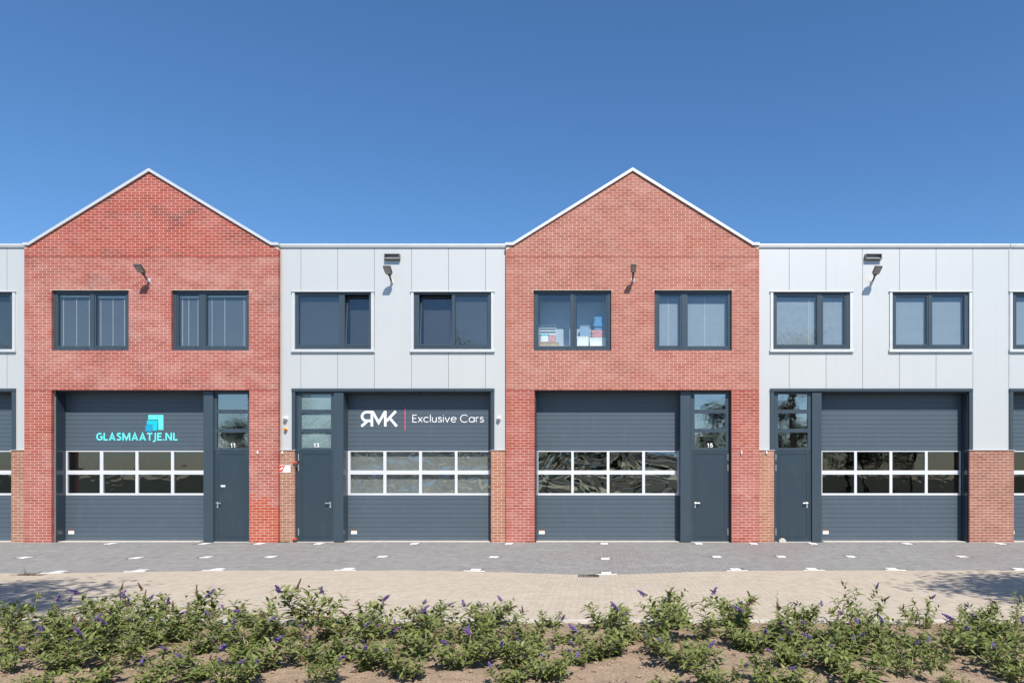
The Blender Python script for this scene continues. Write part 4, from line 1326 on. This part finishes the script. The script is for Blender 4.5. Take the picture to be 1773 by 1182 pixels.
# red and white notice
Ys = -.058
x0, x1, z0, z1 = PX(482, Ys), PX(502.8, Ys), PZ(817.3, Ys), PZ(805, Ys)
t = thing('notice_sign', 'small white and red notice plate on the tan pier beside door 13', 'sign', ((x0+x1)/2, Ys, z0))
b = MB(); b.box(x0, x1, Ys-.006, Ys, z0, z1); b.build('plate', M['white_vinyl'], t)
w, h = x1-x0, z1-z0
b = MB(); b.prism([(x0+.01, z0+.012), (x0+w*.34, z0+.012), (x0+w*.58, z1-.012), (x0+.01, z1-.012)], Ys-.0085, Ys-.0065); b.build('red_field', M['red'], t)
b = MB(); b.prism([(x0+w*.10, z0+h*.34), (x0+w*.30, z0+h*.42), (x0+w*.46, z0+h*.72), (x0+w*.26, z0+h*.66)], Ys-.0105, Ys-.009); b.build('emblem', M['white_vinyl'], t)
for k in range(4):
    zz = z0+h*(.30+.13*k); b = MB(); b.box(x0+w*(.62-.02*(3-k)), x0+w*.90, Ys-.008, Ys-.0065, zz, zz+.008); b.build('text_line', M['alu'], t)
# red hold-open catches beside door 13
for py in (800.5, 932.5):
    x, z = PX(510.5, -.05), PZ(py, -.05)
    b = MB(); b.tube([(x-.03, -.10, z), (x+.06, -.12, z)], .022, 8); b.tube([(x+.06, -.12, z), (x+.085, -.12, z)], .03, 8)
    tag(b.build('door_catch', M['red'], dr_13), 'red door catch')
# little white eyelets under the joint
for px, Y, un in ((447, YB, cyan_unit), (489.5, -.055, metal_13), (1283.5, YB, red_unit), (1327, -.055, metal_17)):
    x, z = PX(px, Y), PZ(783, Y)
    b = MB(); b.bbox(x-.018, x+.018, Y-.045, Y+.01, z-.03, z+.035, .006); b.tube([(x, Y-.03, z-.031), (x, Y-.03, z-.05)], .008, 6); b.build('wall_eyelet', M['white'], un)

# ------------------------------------------------------------------ things on the ground
def gully(px, label):
    y = YG-.22; x = PX(px, y); z = ground_z(x, y)
    t = thing('gully_grate', label, 'drain', (x, y, z), 'gully grates in the gutter')
    b = MB(); w, dp = .20, .15
    b.box(x-w, x+w, y-dp, y-dp+.025, z-.03, z+.012); b.box(x-w, x+w, y+dp-.025, y+dp, z-.03, z+.012)
    b.box(x-w, x-w+.025, y-dp+.025, y+dp-.025, z-.03, z+.012); b.box(x+w-.025, x+w, y-dp+.025, y+dp-.025, z-.03, z+.012)
    b.build('frame', M['iron'], t)
    for k in range(7):
        xx = x-w+.045+k*.047; s = MB(); s.box(xx, xx+.026, y-dp+.026, y+dp-.026, z-.025, z+.009); s.build('bar', M['iron'], t)
    s = MB(); s.box(x-w+.026, x+w-.026, y-dp+.026, y+dp-.026, z-.06, z+.0005); s.build('pit', M['black'], t)
gully(1019, 'rusty gully grate in the gutter below the garage door beside entrance 15')
y = YG-.25; x = PX(50, y); z = ground_z(x, y)
t = thing('dead_twig', 'dry dark twig lying in the gutter below the left pier', 'twig', (x, y, z))
b = MB(); r = random.Random(9)
for k in range(9):
    p = Vector((x+r.uniform(-.25, .2), y+r.uniform(-.06, .06), z+.012)); a = r.uniform(-.5, .5)+(math.pi if r.random() < .5 else 0)
    q1 = p+Vector((math.cos(a)*.14, math.sin(a)*.05, r.uniform(.0, .05))); q2_ = q1+Vector((math.cos(a)*.10, math.sin(a)*.05, r.uniform(-.01, .06)))
    b.tube([tuple(p), tuple(q1), tuple(q2_)], [.010, .007, .003], 5)
b.tube([(x-.08, y, z), (x-.07, y, z+.07), (x-.10, y, z+.15)], [.008,.006,.003], 5)
b.build('branches', M['bark'], t)
fo = MB()
for k in range(40):
    a = r.random()*6.28
    leaf(fo, Vector((x+r.uniform(-.28, .22), y+r.uniform(-.08, .08), z+.01)), Vector((math.cos(a), math.sin(a), .25)), Vector((0,0,1)), .05, .02)
fo.build('dry_leaves', M['brown'], t, kind='stuff')
x, y = PX(1354, -.05), -.06
t = thing('stone_block', 'pale broken stone lying at the foot of the unnumbered entrance', 'stone', (x, y, 0))
b = MB(); b.prism([(x-.095, .0), (x+.09, .0), (x+.098, .055), (x+.075, .082), (x-.03, .09), (x-.088, .07)], y-.05, y+.045); b.build('block', M['concrete'], t)
b = MB(); b.prism([(x-.05, .091), (x+.06, .084), (x+.05, .112), (x-.03, .118)], y-.03, y+.03); b.build('chip', M['concrete'], t)

# ------------------------------------------------------------------ things behind the glass
YW = .30
def carton(name, label, cat, px0, px1, py0, py1, mat, lid=None, dy=.22, y=None):
    y = y if y is not None else YW
    x0, x1, z0, z1 = PX(px0, y), PX(px1, y), PZ(py1, y), PZ(py0, y)
    t = thing(name, label, cat, ((x0+x1)/2, y, z0)); g = .006
    b = MB(); b.bbox(x0, x1, y, y+dy, z0, z1-.03, .004); b.build('body', mat, t)
    b = MB(); b.bbox(x0-g, x1+g, y-g, y+dy+g, z1-.0295, z1, .004); b.build('lid', lid or mat, t)
    return t
ZS = 601
led = MB(); led.box(PX(924, YB), PX(1058, YB), .1, .62, PZ(603.5, .1), PZ(ZS-.0, .3)-.001); led.build('window_board', M['white'], red_unit)
carton('paper_carton', 'brown low carton on the window board in the plain red unit', 'box', 935, 966, 592, ZS, M['cardboard'])
carton('pink_box', 'pinkish box standing on the brown carton behind the window', 'box', 951, 961, 578, 591.6, M['red_cloth'], M['white'], .15)
carton('white_box', 'white box standing on the brown carton behind the window', 'box', 937, 949, 579, 591.6, M['white'], M['teal'], .15)
carton('storage_crate', 'grey blue storage crate on a white box behind the window', 'crate', 1004, 1021, 563, 581.5, M['blue_plastic'], M['blind_light'], .2)
carton('white_carton', 'white carton below the grey blue storage crate', 'box', 999, 1019, 582, ZS, M['white'], None, .24)
carton('white_tray_box', 'wide white box under the folded cloths behind the window', 'box', 1021, 1049, 584, ZS, M['white'], None, .24)
def cloths(label, px0, px1, py0, py1, mat, n):
    y = YW+.01; x0, x1 = PX(px0, y), PX(px1, y); z0, z1 = PZ(py1, y), PZ(py0, y)
    t = thing('folded_cloth', label, 'cloth', ((x0+x1)/2, y, z0))
    for k in range(n):
        za = z0+(z1-z0)*k/n; zb = z0+(z1-z0)*(k+1)/n-.003; o = rng.uniform(-.02, .02)
        b = MB(); m = (za+zb)/2; q3 = (zb-za)/2
        b.prism([(x0+o+q3, za), (x1+o-q3, za), (x1+o, m-q3*.4), (x1+o, m+q3*.4), (x1+o-q3, zb), (x0+o+q3, zb), (x0+o, m+q3*.4), (x0+o, m-q3*.4)], y+o, y+.2+o)
        b.build('fold', mat, t)
cloths('pink folded cloths in the pile behind the window', 1025, 1049, 571, 583.6, M['red_cloth'], 2)
cloths('blue folded cloths on top of the pink ones behind the window', 1028, 1050, 548, 570.7, M['blue_cloth'], 4)
# letter trays
y = YW+.05; x0, x1 = PX(931.5, y), PX(962, y)
t = thing('letter_trays', 'stack of white letter trays behind the window of the plain red unit', 'letter trays', ((x0+x1)/2, y+.25, PZ(578, y)))
for k in range(4):
    z = PZ(576-5.2*k, y)
    b = MB(); b.box(x0, x1, y+.22, y+.45, z, z+.012); b.box(x0, x1, y+.44, y+.45, z+.0125, z+.05); b.build('tray', M['white'], t)
for xx in (x0+.01, x1-.01):
    b = MB(); b.box(xx-.008, xx+.008, y+.23, y+.245, PZ(ZS, .3), PZ(556, y)); b.build('post', M['alu'], t)
# potted plants on the board of the cyan unit
led = MB(); led.box(PX(89.2, YB), PX(222, YB), .076, .20, PZ(604.5, .1), PZ(601, .1)); led.build('window_board', M['white'], cyan_unit)
led = MB(); led.box(PX(297, YB), PX(430, YB), .076, .20, PZ(604.5, .1), PZ(601, .1)); led.build('window_board', M['white'], cyan_unit)
def pot_plant(px, h, petal, label):
    y = .13; x = PX(px, y); z = PZ(601, y)+.002
    t = thing('potted_plant', label, 'potted plant', (x, y, z), 'potted plants behind the windows')
    b = MB(); b.lathe([(.035, 0), (.05, .09), (.054, .09), (.054, .105)], (x, y, z)); b.build('pot', M['terracotta'], t)
    fo = MB(); fl = MB(); r = random.Random(px)
    for k in range(46):
        a = r.random()*6.28; q1 = Vector((x+r.uniform(-.09, .09), y+r.uniform(-.025, .025), z+.1+r.random()*h*.7))
        leaf(fo, q1, Vector((math.cos(a), math.sin(a)*.5, .5)), Vector((0,0,1)), .06, .04)
        if k < 20:
            q1 = Vector((x+r.uniform(-.12, .12), y+r.uniform(-.03, .03), z+.1+h*r.uniform(.55, 1)))
            for j in range(5):
                leaf(fl, q1, Vector((math.cos(j*1.26), -.3, math.sin(j*1.26))), Vector((0,-1,0)), .032, .03)
    fo.build('leaves', M['leaf'], t, kind='stuff'); fl.build('petals', petal, t, kind='stuff')
pot_plant(129, .30, M['geranium'], 'red flowering plant behind the left window of the cyan lettered unit')
pot_plant(150, .14, M['yellow_petal'], 'small yellow flowering plant beside the red one behind the left window')
pot_plant(384, .16, M['yellow_petal'], 'small yellow flowering plant behind the right window of the cyan lettered unit')
pot_plant(411, .24, M['geranium'], 'red flowering plant behind the right window of the cyan lettered unit')
# poles and racking in the garage of the plain red unit
for i, (pa_, pb_, zt) in enumerate(((1002, 1006, 834), (1006, 1012, 836), (1010, 1008, 837), (1021.5, 1024, 832), (1024, 1026, 834))):
    y = 1.2; b = MB(); b.tube([(PX(pa_, y), y, .01), (PX(pb_, y), y+.15, PZ(zt, y))], .016+.01*(i > 2), 6)
    o = b.build('wooden_pole', M['wood'] if i < 3 else M['rack_orange'])
    tag(o, ['pale thin pole leaning leftmost behind the lower second pane', 'pale thin pole leaning steepest behind the lower second pane', 'pale short pole between the leaning ones behind the pane', 'orange pole standing left of its twin behind the pane', 'orange pole standing right of its twin behind the pane'][i], 'pole', 'poles standing inside the garage')
t = thing('pallet_rack', 'pallet rack with an orange beam behind entrance 15', 'rack', (PX(1230, 2.), 2.0, 0.008))
b = MB(); b.box(PX(1196, 2.), PX(1262, 2.), 2.0, 2.06, PZ(758, 2.), PZ(750, 2.)); b.build('beam', M['rack_orange'], t)
for px in (1210, 1262):
    b = MB(); b.box(PX(px, 2.)-.04, PX(px, 2.)+.04, 2.061, 2.15, .009, 3.9); b.build('upright', M['alu'], t)
b = MB(); b.tube([(PX(1212, 2.1), 2.2, PZ(758, 2.1)), (PX(1230, 2.1), 2.2, PZ(780, 2.1))], .02, 6); b.build('brace', M['alu'], t)
t = thing('blue_tarpaulin', 'blue tarpaulin hanging behind the middle transom pane of entrance 15', 'tarpaulin', (PX(1232, 1.), 1.0, PZ(745, 1.)))
mb = MB(); n = 40
for i in range(n):
    f = lambda k: (PX(1206+56*k/n, 1.), 1.0+.035*math.sin(k*.9)+.02*math.sin(k*2.3))
    (xa, ya), (xb, yb2) = f(i), f(i+1)
    mb.quad((xa, ya, PZ(746, 1.)), (xb, yb2, PZ(746, 1.)), (xb, yb2, PZ(712, 1.)), (xa, ya, PZ(712, 1.)))
mb.build('sheet', M['tarp'], t)

# ------------------------------------------------------------------ trees behind the camera: they shade the road's ends and show in the glass
def tree_mesh(seed, H, R, trunk_h, nl, ls):
    r = random.Random(seed); tr = MB(); cr = MB(); pts_all = []
    tr.tube([(0,0,-.2), (.03,0,trunk_h*.6), (0,.05,trunk_h), (.05,0,H*.8)], [H*.018, H*.015, H*.012, .02], 8)
    for k in range(16):
        t = r.uniform(.0, .9); z = trunk_h+(H*.8-trunk_h)*t; a = k*2.4; L = R*r.uniform(.6, 1.0)*(1-.5*t)
        p = Vector((0, 0, z)); d = Vector((math.cos(a), math.sin(a), r.uniform(.3, .9))).normalized()
        q1 = p+d*L*.5; q2 = q1+(d+Vector((0,0,.25))).normalized()*L*.5
        tr.tube([tuple(p), tuple(q1), tuple(q2)], [H*.006, H*.004, .008], 5)
        pts_all += [p.lerp(q1, .7), q1, q1.lerp(q2, .5), q2, q2+d*L*.15]
    for k in range(nl):
        c = r.choice(pts_all); s = R*.30
        p = c+Vector((r.gauss(0, s*.5), r.gauss(0, s*.5), r.gauss(0, s*.45)))
        a = r.random()*6.28
        leaf(cr, p, Vector((math.cos(a), math.sin(a), r.uniform(-.6, .4))), Vector((0,0,1)), ls*r.uniform(.7,1.3), ls*.6)
    return tr.mesh('trunk', M['bark']), cr.mesh('crown', M['tree_leaf'])
TM = [tree_mesh(1, 8.2, 2.3, 2.0, 4200, .20), tree_mesh(2, 9.4, 2.6, 1.6, 4800, .21), tree_mesh(3, 10.6, 2.1, 5.6, 5200, .13)]
def tree(k, x, y, s, label, group, rz=0.0):
    t = thing('tree', label, 'tree', (x, y, -.02), group)
    newobj('trunk', TM[k][0], t, (x, y, -.02)); tag(newobj('crown', TM[k][1], t, (x, y, -.02)), kind='stuff')
    t.scale = (s, s, s); t.rotation_euler = (0, 0, rz)
tree(2, -7.4, -14.6, 1.0, 'young street tree whose shadow falls on the left end of the road', 'street trees beside the road')
tree(2, 9.3, -13.8, 1.0, 'young street tree whose shadow falls on the right end of the road', 'street trees beside the road', 2.0)
rt = random.Random(8)
ORD = 'first second third fourth fifth sixth seventh eighth ninth tenth eleventh twelfth thirteenth fourteenth fifteenth sixteenth seventeenth eighteenth nineteenth twentieth'.split()
for i in range(20):
    x = -27+i*2.75+rt.uniform(-.8, .8)
    tree(i % 2, x, -36+rt.uniform(-2.5, 2.5), rt.uniform(.92, 1.06), 'dense green tree across the lawn, %s from the left end of its line' % ORD[i], 'trees across the lawn', rt.uniform(0, 6))
